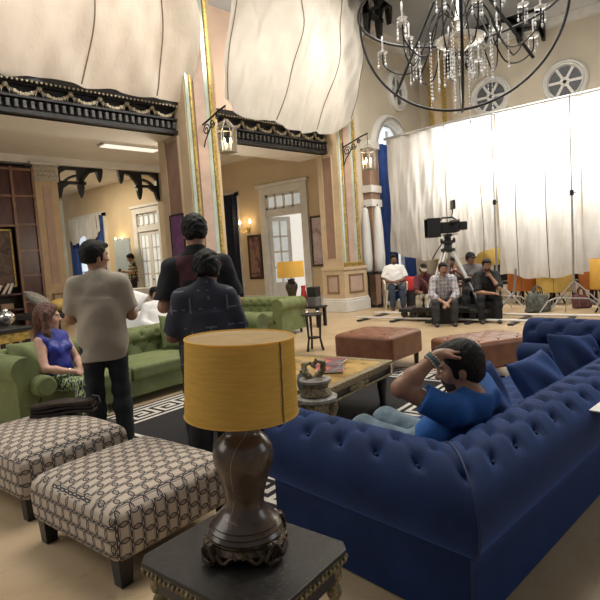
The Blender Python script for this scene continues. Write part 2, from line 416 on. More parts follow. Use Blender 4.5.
    def rbox(s, c, d, r, n=10, fn=None, M=None):
        """rounded box from a cube grid; fn(x,y,z,nx,ny,nz)->offset along z in local coords"""
        h = [max(d[i]/2-r, 1e-4) for i in range(3)]; ix = {}; vs = []; fs = []
        def lin(k, a):  # denser near the rounded ends
            t = k/n*2-1; return t
        for ax in range(3):
            for sg in (-1, 1):
                g = [[None]*(n+1) for _ in range(n+1)]
                for i in range(n+1):
                    for j in range(n+1):
                        p = [0, 0, 0]; p[ax] = sg; p[(ax+1) % 3] = i/n*2-1; p[(ax+2) % 3] = j/n*2-1
                        key = tuple(round(q*1000) for q in p)
                        if key not in ix:
                            q = [p[k]*d[k]/2 for k in range(3)]
                            core = [max(-h[k], min(h[k], q[k])) for k in range(3)]
                            dv = Vector([q[k]-core[k] for k in range(3)])
                            if dv.length > 1e-9: dv = dv.normalized()*r
                            w = [core[k]+dv[k] for k in range(3)]
                            if fn: w = fn(w, p)
                            ix[key] = len(vs); vs.append((w[0]+c[0], w[1]+c[1], w[2]+c[2]))
                        g[i][j] = ix[key]
                for i in range(n):
                    for j in range(n):
                        f = (g[i][j], g[i+1][j], g[i+1][j+1], g[i][j+1]); fs.append(f if sg > 0 else f[::-1])
        return s.add(vs, fs, M)
    def build(s, name, m, parent=None, loc=None, rotz=0, smooth=True, bevel=0, subsurf=0, boxuv=False, solid=0, angle=40):
        me = bpy.data.meshes.new(name); me.from_pydata(s.v, [], s.f)
        ms = m if isinstance(m, (list, tuple)) else [m]
        for x in ms: me.materials.append(MATS[x])
        if len(ms) > 1: me.polygons.foreach_set('material_index', s.mi)
        bm = bmesh.new(); bm.from_mesh(me); bmesh.ops.recalc_face_normals(bm, faces=bm.faces); bm.to_mesh(me); bm.free()
        if smooth:
            me.polygons.foreach_set('use_smooth', [True]*len(me.polygons))
            try: me.set_sharp_from_angle(angle=R(angle))
            except Exception: pass
        if boxuv:
            uvl = me.uv_layers.new(name='UVMap')
            for p in me.polygons:
                n = p.normal; a = max(range(3), key=lambda k: abs(n[k])*(1.15 if k == 2 else 1))
                for li in p.loop_indices:
                    v = me.vertices[me.loops[li].vertex_index].co
                    uvl.data[li].uv = (v.x+3, v.y+3) if a == 2 else ((v.y+3, v.z+3) if a == 0 else (v.z+3, v.x+3))
        o = bpy.data.objects.new(name, me); COL.objects.link(o)
        if parent is not None: o.parent = parent
        if loc is not None: o.location = loc
        if rotz: o.rotation_euler = (0, 0, rotz)
        if bevel:
            md = o.modifiers.new('bevel', 'BEVEL'); md.width = bevel; md.segments = 2; md.limit_method = 'ANGLE'
        if subsurf:
            md = o.modifiers.new('sub', 'SUBSURF'); md.levels = subsurf; md.render_levels = subsurf
        if solid:
            md = o.modifiers.new('solid', 'SOLIDIFY'); md.thickness = solid; md.offset = 0
        return o
def struct(o, cat=None):
    o['kind'] = 'structure'; return o

# ------------------------------------------------------------------ implicit surfaces (people, soft things)
class SDF:
    def __init__(s, lo, hi, h):
        s.lo = np.array(lo, float); s.h = h; n = np.ceil((np.array(hi)-s.lo)/h).astype(int)+1
        s.n = n; s.F = np.full(n, 1.0, np.float32)
        s.ax = [s.lo[i]+np.arange(n[i])*h for i in range(3)]
    def sub(s, lo, hi):
        a = np.maximum(np.floor((np.array(lo)-s.lo)/s.h).astype(int), 0); b = np.minimum(np.ceil((np.array(hi)-s.lo)/s.h).astype(int)+1, s.n)
        sl = tuple(slice(a[i], max(b[i], a[i])) for i in range(3))
        P = np.meshgrid(*[s.ax[i][sl[i]] for i in range(3)], indexing='ij')
        return sl, P
    def put(s, prim, infl=0.0):
        kind, k, clip = prim['t'], prim.get('k', .03), prim.get('clip')
        mg = k+.06+infl
        if kind == 'cap':
            a, b, ra, rb = np.array(prim['a'], float), np.array(prim['b'], float), prim['ra']+infl, prim['rb']+infl
            m = max(ra, rb)+mg; sl, (X, Y, Z) = s.sub(np.minimum(a, b)-m, np.maximum(a, b)+m)
            if X.size == 0: return
            ab = b-a; L = max(float(ab@ab), 1e-9)
            t = np.clip(((X-a[0])*ab[0]+(Y-a[1])*ab[1]+(Z-a[2])*ab[2])/L, 0, 1)
            d = np.sqrt((X-a[0]-t*ab[0])**2+(Y-a[1]-t*ab[1])**2+(Z-a[2]-t*ab[2])**2)-(ra+t*(rb-ra))
        else:
            c, r = np.array(prim['c'], float), np.array(prim['r'], float)+infl
            M = prim.get('R'); m = float(max(r))+mg
            sl, (X, Y, Z) = s.sub(c-m, c+m)
            if X.size == 0: return
            dx, dy, dz = X-c[0], Y-c[1], Z-c[2]
            if M is not None:
                M = np.array(M)  # columns are local axes
                dx, dy, dz = (dx*M[0, 0]+dy*M[1, 0]+dz*M[2, 0]), (dx*M[0, 1]+dy*M[1, 1]+dz*M[2, 1]), (dx*M[0, 2]+dy*M[1, 2]+dz*M[2, 2])
            k0 = np.sqrt((dx/r[0])**2+(dy/r[1])**2+(dz/r[2])**2); k1 = np.sqrt((dx/r[0]**2)**2+(dy/r[1]**2)**2+(dz/r[2]**2)**2)+1e-9
            d = k0*(k0-1)/k1
        if clip:
            for (p, n) in clip:
                d = np.maximum(d, (X-p[0])*n[0]+(Y-p[1])*n[1]+(Z-p[2])*n[2])
        f = s.F[sl]; hh = np.maximum(k-np.abs(f-d), 0)/k
        s.F[sl] = np.minimum(f, d)-hh*hh*k*.25
    def clipall(s, p, n):
        X, Y, Z = np.meshgrid(*s.ax, indexing='ij', sparse=True)
        s.F = np.maximum(s.F, (X-p[0])*n[0]+(Y-p[1])*n[1]+(Z-p[2])*n[2]).astype(np.float32)
    def wob(s, amp, freq, seed=0):
        X, Y, Z = np.meshgrid(*s.ax, indexing='ij', sparse=True); q = freq
        w = np.sin(X*q+3*np.sin(Z*q*.53+seed)+seed)*np.sin(Y*q*.9+2*np.sin(Z*q*.4+X*q*.5)+1.3*seed)+.5*np.sin(Z*q*1.7+2.2*np.sin(X*q*.8+Y*q*.7)+seed)
        s.F = (s.F+amp*w).astype(np.float32)
    def mesh(s):
        F = s.F; n = np.array(F.shape)
        F[0], F[-1], F[:, 0], F[:, -1], F[:, :, 0], F[:, :, -1] = 1, 1, 1, 1, 1, 1
        S = F < 0
        cs = [(i, j, k) for i in (0, 1) for j in (0, 1) for k in (0, 1)]
        cnt = sum(S[i:n[0]-1+i, j:n[1]-1+j, k:n[2]-1+k].astype(np.int8) for i, j, k in cs)
        act = (cnt > 0) & (cnt < 8); idx = np.argwhere(act)
        if len(idx) == 0: return [], []
        im = np.full(act.shape, -1, np.int64); im[act] = np.arange(len(idx))
        vals = {c: F[idx[:, 0]+c[0], idx[:, 1]+c[1], idx[:, 2]+c[2]] for c in cs}
        acc = np.zeros((len(idx), 3)); num = np.zeros(len(idx))
        for c in cs:
            for ax in range(3):
                if c[ax] == 0:
                    e = list(c); e[ax] = 1; e = tuple(e)
                    a, b = vals[c], vals[e]; m = (a < 0) != (b < 0)
                    t = np.where(m, a/np.where(m, a-b, 1), 0)
                    p = np.array(c, float)[None].repeat(len(idx), 0); p[:, ax] = t
                    acc[m] += p[m]; num[m] += 1
        V = s.lo+(idx+acc/num[:, None])*s.h
        Fc = []
        for ax in range(3):
            a0 = [slice(None)]*3; a1 = [slice(None)]*3; a0[ax] = slice(0, -1); a1[ax] = slice(1, None)
            A, B = S[tuple(a0)], S[tuple(a1)]
            b_, c_ = (ax+1) % 3, (ax+2) % 3
            e = np.argwhere(A != B)
            e = e[(e[:, b_] > 0) & (e[:, c_] > 0) & (e[:, b_] < n[b_]-1) & (e[:, c_] < n[c_]-1)]
            if len(e) == 0: continue
            def at(db, dc):
                q = e.copy(); q[:, b_] -= db; q[:, c_] -= dc; return im[q[:, 0], q[:, 1], q[:, 2]]
            q = np.stack([at(1, 1), at(0, 1), at(0, 0), at(1, 0)], 1)
            fl = A[e[:, 0], e[:, 1], e[:, 2]]
            q[~fl] = q[~fl][:, ::-1]; Fc.append(q)
        return V, np.concatenate(Fc)
    def build(s, name, m, parent=None, loc=None, rotz=0, smooth=2):
        V, Fc = s.mesh()
        me = bpy.data.meshes.new(name); me.from_pydata([tuple(v) for v in V], [], [tuple(int(i) for i in f) for f in Fc])
        me.materials.append(MATS[m]); me.polygons.foreach_set('use_smooth', [True]*len(me.polygons))
        o = bpy.data.objects.new(name, me); COL.objects.link(o)
        if parent is not None: o.parent = parent
        if loc is not None: o.location = loc
        if rotz: o.rotation_euler = (0, 0, rotz)
        if smooth:
            md = o.modifiers.new('smooth', 'SMOOTH'); md.factor = .5; md.iterations = smooth
        return o
def cap(a, b, ra, rb, k=.03, clip=None, tag=''): return dict(t='cap', a=a, b=b, ra=ra, rb=rb, k=k, clip=clip, tag=tag)
def ell(c, r, k=.03, R=None, clip=None, tag=''): return dict(t='ell', c=c, r=r, k=k, R=R, clip=clip, tag=tag)

# ================================================================== the room
TH = R(-8.5)
QX, QY = 11.45, 7.47
EX, EY = math.cos(TH), math.sin(TH)          # balcony direction e; normal (away from the hall) is (-EY, EX)
def BW(s, t, z): return (QX+EX*s-EY*t, QY+EY*s+EX*t, z)
BM = Matrix.Translation((QX, QY, 0)) @ Matrix.Rotation(TH, 4, 'Z')   # local (s,t,z)

def plate(name, m, a, b, parent=None, M=None, kind='structure', bevel=0):
    o = MB().b2(a, b, M).build(name, m, parent, smooth=False, bevel=bevel)
    if kind and parent is None: o['kind'] = kind
    return o
plate('floor', 'tan_floor', (-4, -8, -.1), (18, 30, 0))
# hall walls and ceiling
plate('wall_far', 'hall_wall', (17.2, -7, 0), (17.4, 7.9, 8.6))
plate('ceiling', 'grey_ceiling', (1.2, -6.5, 8.35), (17.4, 11.5, 8.5))
# arch wall (Y = 7.7) with an arched opening
def arch_wall():
    x0, x1, y, top = 12.2, 17.2, 7.7, 8.4
    a0, a1, sp = 13.75, 15.9, 4.45
    c = (a0+a1)/2; r = (a1-a0)/2
    poly = [(x0, 0), (a0, 0), (a0, sp)]+[(c-r*math.cos(PI*i/16), sp+r*math.sin(PI*i/16)) for i in range(1, 16)]+[(a1, sp), (a1, 0), (x1, 0), (x1, top), (x0, top)]
    o = MB().prism(poly, .2, Matrix.Translation((0, y+.1, 0))).build('wall_arch', 'hall_wall', smooth=False); o['kind'] = 'structure'
    # white moulding round the arch
    pts = [(a0-.08, y-.04, 0), (a0-.08, y-.04, sp)]+[(c-(r+.08)*math.cos(PI*i/16), y-.04, sp+(r+.08)*math.sin(PI*i/16)) for i in range(1, 16)]+[(a1+.08, y-.04, sp), (a1+.08, y-.04, 0)]
    mb = MB(); mb.tube(pts, .15, 8)
    pts2 = [(p[0]+(.2 if p[0] < c else -.2)*0, p[1]-.08, p[2]) for p in pts]
    mb.tube(pts2, .07, 8)
    w = mb.build('window_3', 'white_trim'); w['kind'] = 'structure'
    g = MB().b2((a0, y+.35, 0), (a1, y+.4, sp+r)).build('window_glass', 'daylight_glass', w, smooth=False)
    b = MB()
    for zz in (1.2, 2.4, 3.6, 4.6): b.b2((a0, y+.28, zz), (a1, y+.34, zz+.07))
    for xx in (14.4, 15.2): b.b2((xx, y+.28, 0), (xx+.07, y+.34, sp+r-.15))
    b.build('glazing_bar', 'white_trim', w, smooth=False)
arch_wall()
# white moulding under the hall ceiling
o = MB().b2((12.4, 7.35, 7.95), (17.2, 7.7, 8.35)).b2((12.4, 7.52, 7.75), (17.2, 7.7, 7.97)).build('trim_1', 'white_trim', smooth=False); struct(o)
o = MB().b2((16.85, -6.5, 7.95), (17.2, 7.7, 8.35)).b2((17.0, -6.5, 7.75), (17.2, 7.7, 7.97)).build('trim_2', 'white_trim', smooth=False); struct(o)
# upper wall behind the balcony and balcony slab, aisle ceiling
plate('wall_balcony', 'upper_wall', (-10.5, 2.6, 4.9), (1.2, 2.8, 8.4), M=BM)
o = MB().b2((-10.5, .95, 4.72), (1.1, 2.8, 5.0), M=BM).b2((-10.5, 2.8, 4.95), (2.5, 8.0, 5.1), M=BM).build('ceiling_aisle', 'ceiling_paint', smooth=False); struct(o)
o = MB().b2((-10.5, 6.9, 5.25), (6, 16.5, 5.4), M=BM).build('ceiling_back', 'ceiling_paint', smooth=False); struct(o)
o = MB().b2((-10.5, .56, 4.205), (.1, 1.5, 4.72), M=BM).build('trim_3', 'ceiling_paint', smooth=False); struct(o)
o = MB().b2((-9, 3.6, 4.87), (.6, 4.3, 4.96), M=BM).build('trim_4', 'ceiling_paint', smooth=False); struct(o)
# door wall X = 13 with openings for door_1, door_2 and windows
def wall_x(name, m, x, y0, y1, z1, holes, th=.2):
    mb = MB(); ys = sorted(set([y0, y1]+[h[0] for h in holes]+[h[1] for h in holes]))
    for a, b in zip(ys[:-1], ys[1:]):
        hs = [h for h in holes if h[0] < (a+b)/2 < h[1]]
        if not hs: mb.b2((x, a, 0), (x+th, b, z1)); continue
        h = hs[0]
        if h[2] > 0: mb.b2((x, a, 0), (x+th, b, h[2]))
        mb.b2((x, a, h[3]), (x+th, b, z1))
    return struct(mb.build(name, m, smooth=False))
wall_x('wall_doors', 'cream_wall', 13.0, 7.9, 27.0, 5.3, [(9.75, 11.5, 0, 3.78), (16.95, 18.65, 0, 3.9), (21.0, 23.6, .6, 4.0), (12.75, 13.25, .3, 3.8)])
def french_door(name, y0, y1, ztop, ajar, glow):
    w = y1-y0; x = 12.98
    fr = MB().b2((x-.08, y0-.12, 0), (x+.12, y0+.14, ztop+.1)).b2((x-.08, y1-.14, 0), (x+.12, y1+.12, ztop+.1)).b2((x-.08, y0+.14, ztop-.14), (x+.12, y1-.14, ztop+.1))
    zt = ztop*.80
    fr.b2((x-.06, y0+.14, zt-.1), (x+.1, y1-.14, zt+.12)).b2((x-.14, y0-.2, ztop+.1), (x+.12, y1+.2, ztop+.2))
    d = struct(fr.build(name, 'white_trim', smooth=False, bevel=.012))
    tr = MB(); n = 4
    for i in range(1, n): yy = y0+.14+(w-.28)*i/n; tr.b2((x, yy-.03, zt+.12), (x+.05, yy+.03, ztop-.14))
    tr.b2((x, y0+.14, zt+.12), (x+.05, y0+.2, ztop-.14)).b2((x, y1-.2, zt+.12), (x+.05, y1-.14, ztop-.14)).b2((x, y0+.14, zt+.12), (x+.05, y1-.14, zt+.2)).b2((x, y0+.14, ztop-.22), (x+.05, y1-.14, ztop-.14))
    tr.build('transom_frame', 'white_trim', d, smooth=False)
    MB().b2((x+.05, y0+.14, zt+.12), (x+.06, y1-.14, ztop-.14)).build('transom_glass', 'glowing_frosted_glass', d, smooth=False)
    def leaf(hinge, wd, ang):
        M = Matrix.Translation((x+.04, hinge, 0)) @ Matrix.Rotation(ang, 4, 'Z')
        L = MB(); L.b2((-.03, 0, .02), (.03, .12, zt-.1), M).b2((-.03, wd-.12, .02), (.03, wd, zt-.1), M).b2((-.03, .12, zt-.24), (.03, wd-.12, zt-.1), M).b2((-.03, .12, .02), (.03, wd-.12, .75), M)
        for i in range(1, 4): zz = .75+(zt-.99)*i/4; L.b2((-.02, .12, zz-.03), (.02, wd-.12, zz+.03), M)
        L.b2((-.02, wd/2-.03, .75), (.02, wd/2+.03, zt-.2), M)
        lf = L.build('door_leaf', 'white_trim', d, smooth=False)
        MB().b2((-.006, .12, .75), (.006, wd-.12, zt-.24), M).build('leaf_glass', 'glowing_frosted_glass', lf, smooth=False)
        MB().sphere((-.06, wd-.06, 1.05), .035, 10, 6, M).build('door_handle', 'antique_bronze', lf)
    lw = (w-.28)/2
    leaf(y0+.14, lw, R(-ajar) if ajar else 0)
    Mx = Matrix.Translation((0, 2*(y1-.14)-0, 0))
    M2 = y1-.14
    if ajar:
        M = Matrix.Translation((x+.04, M2, 0)) @ Matrix.Rotation(R(180+ajar*.7), 4, 'Z')
    else: M = Matrix.Translation((x+.04, M2-lw, 0))
    L = MB(); L.b2((-.03, 0, .02), (.03, .12, zt-.1), M).b2((-.03, lw-.12, .02), (.03, lw, zt-.1), M).b2((-.03, .12, zt-.24), (.03, lw-.12, zt-.1), M).b2((-.03, .12, .02), (.03, lw-.12, .75), M)
    for i in range(1, 4): zz = .75+(zt-.99)*i/4; L.b2((-.02, .12, zz-.03), (.02, lw-.12, zz+.03), M)
    L.b2((-.02, lw/2-.03, .75), (.02, lw/2+.03, zt-.2), M)
    lf = L.build('door_leaf', 'white_trim', d, smooth=False)
    MB().b2((-.006, .12, .75), (.006, lw-.12, zt-.24), M).build('leaf_glass', 'glowing_frosted_glass', lf, smooth=False)
    return d
french_door('door_2', 9.75, 11.5, 3.78, 75, True)
french_door('door_1', 16.95, 18.65, 3.9, 0, True)
plate('wall_beyond_doors', 'door_glow', (15.5, 7.9, 0), (15.6, 20, 5))  # emissive wall; its glow stands in for the bright space beyond
plate('baseboard_doors', 'white_trim', (12.93, 11.63, 0), (13.0, 16.8, .34)); plate('baseboard_doors_near', 'white_trim', (12.93, 8.0, 0), (13.0, 9.6, .34))
plate('baseboard_doors_back', 'white_trim', (12.93, 18.8, 0), (13.0, 27, .34))
def back_window():
    w = struct(MB().b2((12.9, 20.85, .5), (13.1, 21.05, 4.1)).b2((12.9, 23.55, .5), (13.1, 23.75, 4.1)).b2((12.9, 20.85, 3.95), (13.1, 23.75, 4.15)).b2((12.85, 20.85, .45), (13.1, 23.75, .6)).build('window_1', 'white_trim', smooth=False))
    MB().b2((13.12, 21.0, .6), (13.14, 23.6, 4.0)).build('window_glass', 'daylight_glass', w, smooth=False)
    b = MB()
    for y in (21.8, 22.6): b.b2((13.05, y, .6), (13.12, y+.07, 4))
    for z in (1.5, 2.4, 3.3): b.b2((13.05, 21, z), (13.12, 23.6, z+.06))
    b.build('glazing_bar', 'white_trim', w, smooth=False)
    w2 = struct(MB().b2((12.92, 12.62, .2), (13.1, 12.76, 3.92)).b2((12.92, 13.24, .2), (13.1, 13.38, 3.92)).b2((12.92, 12.62, 3.8), (13.1, 13.38, 3.95)).build('window_2', 'white_trim', smooth=False))
    MB().b2((13.14, 12.75, .3), (13.16, 13.25, 3.8)).build('window_glass', 'glowing_frosted_glass', w2, smooth=False)
back_window()
def curtain(name, label, m, x, y0, y1, z0, z1, n, depth=.07, axis='x', group=None):
    mb = MB(); k = n*8+1
    def fn(u, v):
        pinch = 1-.12*math.sin(PI*v)
        y = (y0+y1)/2+(u-.5)*(y1-y0)*pinch
        d = depth*math.sin(u*n*2*PI)+.3*depth*math.sin(u*n*4.7+2*v)
        p = (x+d, y, z0+(z1-z0)*v)
        return p if axis == 'x' else (p[1], p[0], p[2])
    mb.grid(k, 10, fn)
    return props(mb.build(name, m, solid=.01), label, 'curtain', group)
curtain('window_curtain', 'blue curtain on the left side of the draped back window', 'blue_curtain', 12.8, 23.0, 23.7, .1, 3.7, 4)
curtain('window_curtain', 'blue curtain on the right side of the draped back window', 'blue_curtain', 12.8, 20.9, 21.6, .1, 4.0, 4)
curtain('window_curtain', 'dark navy curtain hanging by the narrow window beside the twin wall sconce', 'night_curtain', 12.86, 12.62, 13.3, .05, 3.85, 4)
curtain('window_curtain', 'tall blue curtain in the arched opening beside the white gathered umbrellas', 'blue_curtain', 7.5, 13.75, 14.55, .05, 4.7, 5, axis='y')
curtain('window_curtain', 'blue curtain low behind the man in the white shirt, right of the arch', 'blue_curtain', 7.5, 15.2, 15.75, .05, 4.9, 4, axis='y')
def valance():
    mb = MB()
    def fn(u, v):
        y = 20.95+2.7*u; sw = abs(math.sin(u*PI*2))
        return (12.72-.10*math.sin(u*2*PI*9)*(.4+.6*v)-.12*sw*(1-v), y, 4.05-(1-v)*(.75+.5*sw))
    mb.grid(80, 10, fn)
    props(mb.build('window_valance', 'valance', solid=.01), 'white scalloped valance across the top of the back window', 'valance')
valance()

# ---------------------------------------------------------------- columns
def column(name, s0, s1, t1, ztop, has_base=True, zbase=1.45):
    rt = struct(thing(name, None, None))
    w = s1-s0
    MB().b2((s0, 0, 0), (s1, t1, ztop), M=BM).build('shaft', 'column_cream', rt, smooth=False)
    # left (-s) face
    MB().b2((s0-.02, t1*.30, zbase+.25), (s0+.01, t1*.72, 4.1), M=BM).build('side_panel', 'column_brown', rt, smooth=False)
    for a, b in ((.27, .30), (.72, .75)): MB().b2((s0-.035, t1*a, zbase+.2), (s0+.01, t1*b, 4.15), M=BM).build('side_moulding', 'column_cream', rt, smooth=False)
    # hall face: mirror strips with gold edges round a rose panel
    for a, b, m in ((.03, .13, 'mirror_strip'), (.62, .74, 'mirror_strip')):
        MB().b2((s0+w*a, -.03, zbase+.12), (s0+w*b, .01, ztop), M=BM).build('mirror', m, rt, smooth=False)
    for a, b in ((.14, .22), (.76, .88)):
        mb = MB().b2((s0+w*a, -.05, zbase+.1), (s0+w*b, .01, ztop), M=BM)
        mb.build('gold_strip', 'gold', rt, smooth=False, bevel=.02)
    MB().b2((s0+w*.28, -.045, zbase+.12), (s0+w*.60, .01, ztop), M=BM).build('rose_panel', 'column_rose', rt, smooth=False)
    MB().b2((s0+w*.02, -.07, zbase-.02), (s0+w*.98, .01, zbase+.12), M=BM).build('gilded_foot', 'gold', rt, smooth=False, bevel=.02)
    # pedestal
    MB().b2((s0-.07, -.07, 0), (s1+.07, t1, zbase-.06), M=BM).b2((s0-.1, -.1, zbase-.08), (s1+.1, t1, zbase), M=BM).build('pedestal', 'column_cream', rt, smooth=False)
    MB().b2((s0-.12, -.12, 0), (s1+.12, t1, .30), M=BM).b2((s0-.1, -.1, .3), (s1+.1, t1, .36), M=BM).build('plinth', 'white_trim', rt, smooth=False, bevel=.015)
    def fr(f):
        mb = MB()
        if f == 's':
            y0, y1, z0, z1 = t1*.18, t1*.75, .5, zbase-.2
            for a, b in (((s0-.095, y0, z0), (s0-.06, y1, z0+.04)), ((s0-.095, y0, z1-.04), (s0-.06, y1, z1)), ((s0-.095, y0, z0), (s0-.06, y0+.04, z1)), ((s0-.095, y1-.04, z0), (s0-.06, y1, z1))): mb.b2(a, b, M=BM)
        else:
            x0, x1, z0, z1 = s0+w*.12, s0+w*.88, .5, zbase-.2
            for a, b in (((x0, -.095, z0), (x1, -.06, z0+.04)), ((x0, -.095, z1-.04), (x1, -.06, z1)), ((x0, -.095, z0), (x0+.04, -.06, z1)), ((x1-.04, -.095, z0), (x1, -.06, z1))): mb.b2(a, b, M=BM)
        return mb
    for f in 'st':
        fr(f).build('panel_moulding', 'moulding_brown', rt, smooth=False)
        a, b = ((s0-.075, t1*.2, .52), (s0-.05, t1*.73, zbase-.22)) if f == 's' else ((s0+w*.14, -.075, .52), (s0+w*.86, -.05, zbase-.22))
        MB().b2(a, b, M=BM).build('pedestal_panel', 'column_rose', rt, smooth=False)
    return rt
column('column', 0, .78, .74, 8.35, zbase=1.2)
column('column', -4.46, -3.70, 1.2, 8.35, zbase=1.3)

# ---------------------------------------------------------------- balcony cornice with garlands
def cornice(s0, s1):
    t = .35
    rt = struct(thing('trim_%d' % (5 if s0 < -4.7 else 6), None, None))
    mb = MB().b2((s0, t+.1, 4.2), (s1, t+.2, 4.72), M=BM).b2((s0, t-.02, 4.2), (s1, t+.18, 4.27), M=BM).b2((s0, t-.10, 4.73), (s1, t+.6, 4.84), M=BM).b2((s0, t-.03, 4.46), (s1, t+.4, 4.50), M=BM).b2((s0, t+.02, 4.69), (s1, t+.4, 4.73), M=BM)
    mb.build('cornice_body', 'cornice_black', rt, smooth=False)
    n = int((s1-s0)/.125); d = MB()
    for i in range(n):
        s = s0+(i+.5)*(s1-s0)/n
        d.b2((s-.03, t-.015, 4.30), (s+.03, t+.12, 4.43), M=BM)
    d.build('dentil_row', 'cornice_worn', rt, smooth=False, bevel=.01)
    b = MB(); m = int((s1-s0)/.075)
    for i in range(m): b.sphere((s0+(i+.5)*(s1-s0)/m, t-.11, 4.715), .022, 6, 4, M=BM)
    b.build('bead_row', 'garland_gold', rt)
    k = max(1, int(round((s1-s0)/.50)))
    for i in range(k):
        g = MB(); a = s0+i*(s1-s0)/k; w = (s1-s0)/k
        pts = [(a+w*j/12, t+.05, 4.66-.13*math.sin(PI*j/12)) for j in range(13)]
        g.tube(pts, [.016+.022*math.sin(PI*j/12) for j in range(13)], 6, M=BM)
        for j in range(3, 10): g.sphere((a+w*j/12, t+.02, 4.655-.13*math.sin(PI*j/12)), .034+.010*(j % 2), 6, 4, M=BM)
        for q in (-.05, .05): g.tube([(a, t+.05, 4.66), (a+q, t+.04, 4.6), (a+q*1.3, t+.04, 4.53)], [.02, .017, .006], 5, M=BM)
        g.sphere((a, t+.02, 4.655), .05, 8, 5, M=BM)
        g.build('garland', 'garland_gold', rt)
cornice(-10.2, -4.46); cornice(-3.70, .06)

# ---------------------------------------------------------------- back partition: bookshelf, capital pilaster, fretwork
T2 = 7.0
def pilaster():
    rt = struct(thing('column', None, None))
    s0, s1 = -5.25, -4.62
    MB().b2((s0, T2, 0), (s1, T2+.5, 4.25), M=BM).build('shaft', 'column_cream', rt, smooth=False)
    MB().b2((s0+.2, T2-.02, 1.25), (s1-.2, T2+.02, 4.1), M=BM).build('shaft_panel', 'column_rose', rt, smooth=False)
    MB().b2((s0-.04, T2-.05, .0), (s1+.04, T2+.5, 1.05), M=BM).build('pedestal', 'column_cream', rt, smooth=False)
    mb = MB()
    x0, x1 = s0+.15, s1-.15
    for a, b in (((x0, .2), (x1, .25)), ((x0, .9), (x1, .95)), ((x0, .2), (x0+.05, .95)), ((x1-.05, .2), (x1, .95))): mb.b2((a[0], T2-.08, a[1]), (b[0], T2-.04, b[1]), M=BM)
    mb.build('panel_moulding', 'moulding_brown', rt, smooth=False)
    c = MB().b2((s0-.04, T2-.06, 4.22), (s1+.04, T2+.5, 4.72), M=BM)
    c.build('capital', 'carving', rt, smooth=False, bevel=.03)
    lf = MB()
    for i in range(9):
        for j in range(3):
            s = s0+.04+(s1-s0-.08)*(i+.5*(j % 2))/8.5
            lf.sphere((s, T2-.07, 4.32+.14*j), (.05, .04, .07), 8, 6, M=BM)
    lf.build('capital_leaves', 'carving', rt)
    MB().b2((s0-.1, T2-.1, 4.70), (s1+.1, T2+.5, 4.78), M=BM).build('capital_slab', 'white_trim', rt, smooth=False)
    # gilded mirror strip on the inner edge
    MB().b2((s1+.02, T2+.1, .1), (s1+.12, T2+.45, 3.7), M=BM).build('mirror', 'mirror_strip', rt, smooth=False)
pilaster()
struct(MB().b2((-10.5, T2, 4.74), (.2, T2+.4, 5.26), M=BM).build('wall_fretwork_header', 'ceiling_paint', smooth=False))
struct(MB().b2((-1.18, T2, 0), (1.2, T2+.4, 4.8), M=BM).build('wall_partition', 'cream_wall', smooth=False))
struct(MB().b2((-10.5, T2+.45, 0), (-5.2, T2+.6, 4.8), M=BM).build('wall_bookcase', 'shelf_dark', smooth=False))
def fretwork(name, label, M, sx=1.0, sz=1.0, group=None):
    """black bracket: local x out from the post, z down from the top"""
    mb = MB(); t = .07
    mb.b2((0, -t, -.09), (1.42, t, 0)); mb.b2((0, -t, -.95), (.09, t, 0)); mb.b2((.0, -t, -.52), (.86, t, -.43))
    def arc(cx, cz, r, a0, a1, w):
        n = 10; out = []
        for i in range(n+1):
            a = a0+(a1-a0)*i/n; out.append((cx+r*math.cos(a), cz+r*math.sin(a)))
        inn = [(cx+(r+w)*math.cos(a0+(a1-a0)*i/n), cz+(r+w)*math.sin(a0+(a1-a0)*i/n)) for i in range(n, -1, -1)]
        mb.prism(out+inn, 2*t)
    arc(.68, -.88, .60, PI/2, PI, .07)
    arc(1.18, -.52, .46, PI/2, PI*.98, .07)
    mb.prism([(.0, -.09), (.30, -.09), (.12, -.2), (0, -.42)], 2*t)
    mb.prism([(.62, -.09), (.80, -.09), (.80, -.62), (.76, -.80), (.71, -.92), (.66, -.80), (.62, -.62)], 2*t)
    mb.prism([(1.22, -.09), (1.42, -.09), (1.38, -.28), (1.32, -.42), (1.26, -.28)], 2*t)
    mb.prism([(.09, -.52), (.36, -.52), (.16, -.66), (.09, -.9)], 2*t)
    mb.prism([(.8, -.09), (1.22, -.09), (1.0, -.16), (.84, -.34), (.8, -.42)], 2*t)
    S = Matrix.Diagonal((sx, 1, sz, 1))
    mb.v = [tuple(M @ S @ Vector(v)) for v in mb.v]
    return props(mb.build(name, 'black_wood', smooth=False), label, 'bracket', group)
fretwork('fretwork_bracket', 'black fretwork bracket on the left of the tall opening, beside the white capital', BM @ Matrix.Translation((-4.57, T2+.2, 4.735)))
fretwork('fretwork_bracket', 'black fretwork bracket on the right of the tall opening', BM @ Matrix.Translation((-1.22, T2+.2, 4.735)) @ Matrix.Diagonal((-1, 1, 1, 1)))
fretwork('fretwork_bracket', 'black fretwork bracket under the ceiling at far left of the chandelier', Matrix.Translation((12.3, 6.9, 8.35)), 1.0, 1.2)
fretwork('fretwork_bracket', 'black fretwork bracket on the corner pilaster behind the chandelier', Matrix.Translation((16.85, 6.6, 8.3)) @ Matrix.Rotation(R(-90), 4, 'Z') @ Matrix.Translation((0, 0, 0)), 1.0, 1.3)
fretwork('fretwork_bracket', 'black fretwork bracket on the far wall right of the chandelier stem', Matrix.Translation((16.9, 3.6, 8.3)) @ Matrix.Rotation(R(90), 4, 'Z'), 1.0, 1.0)
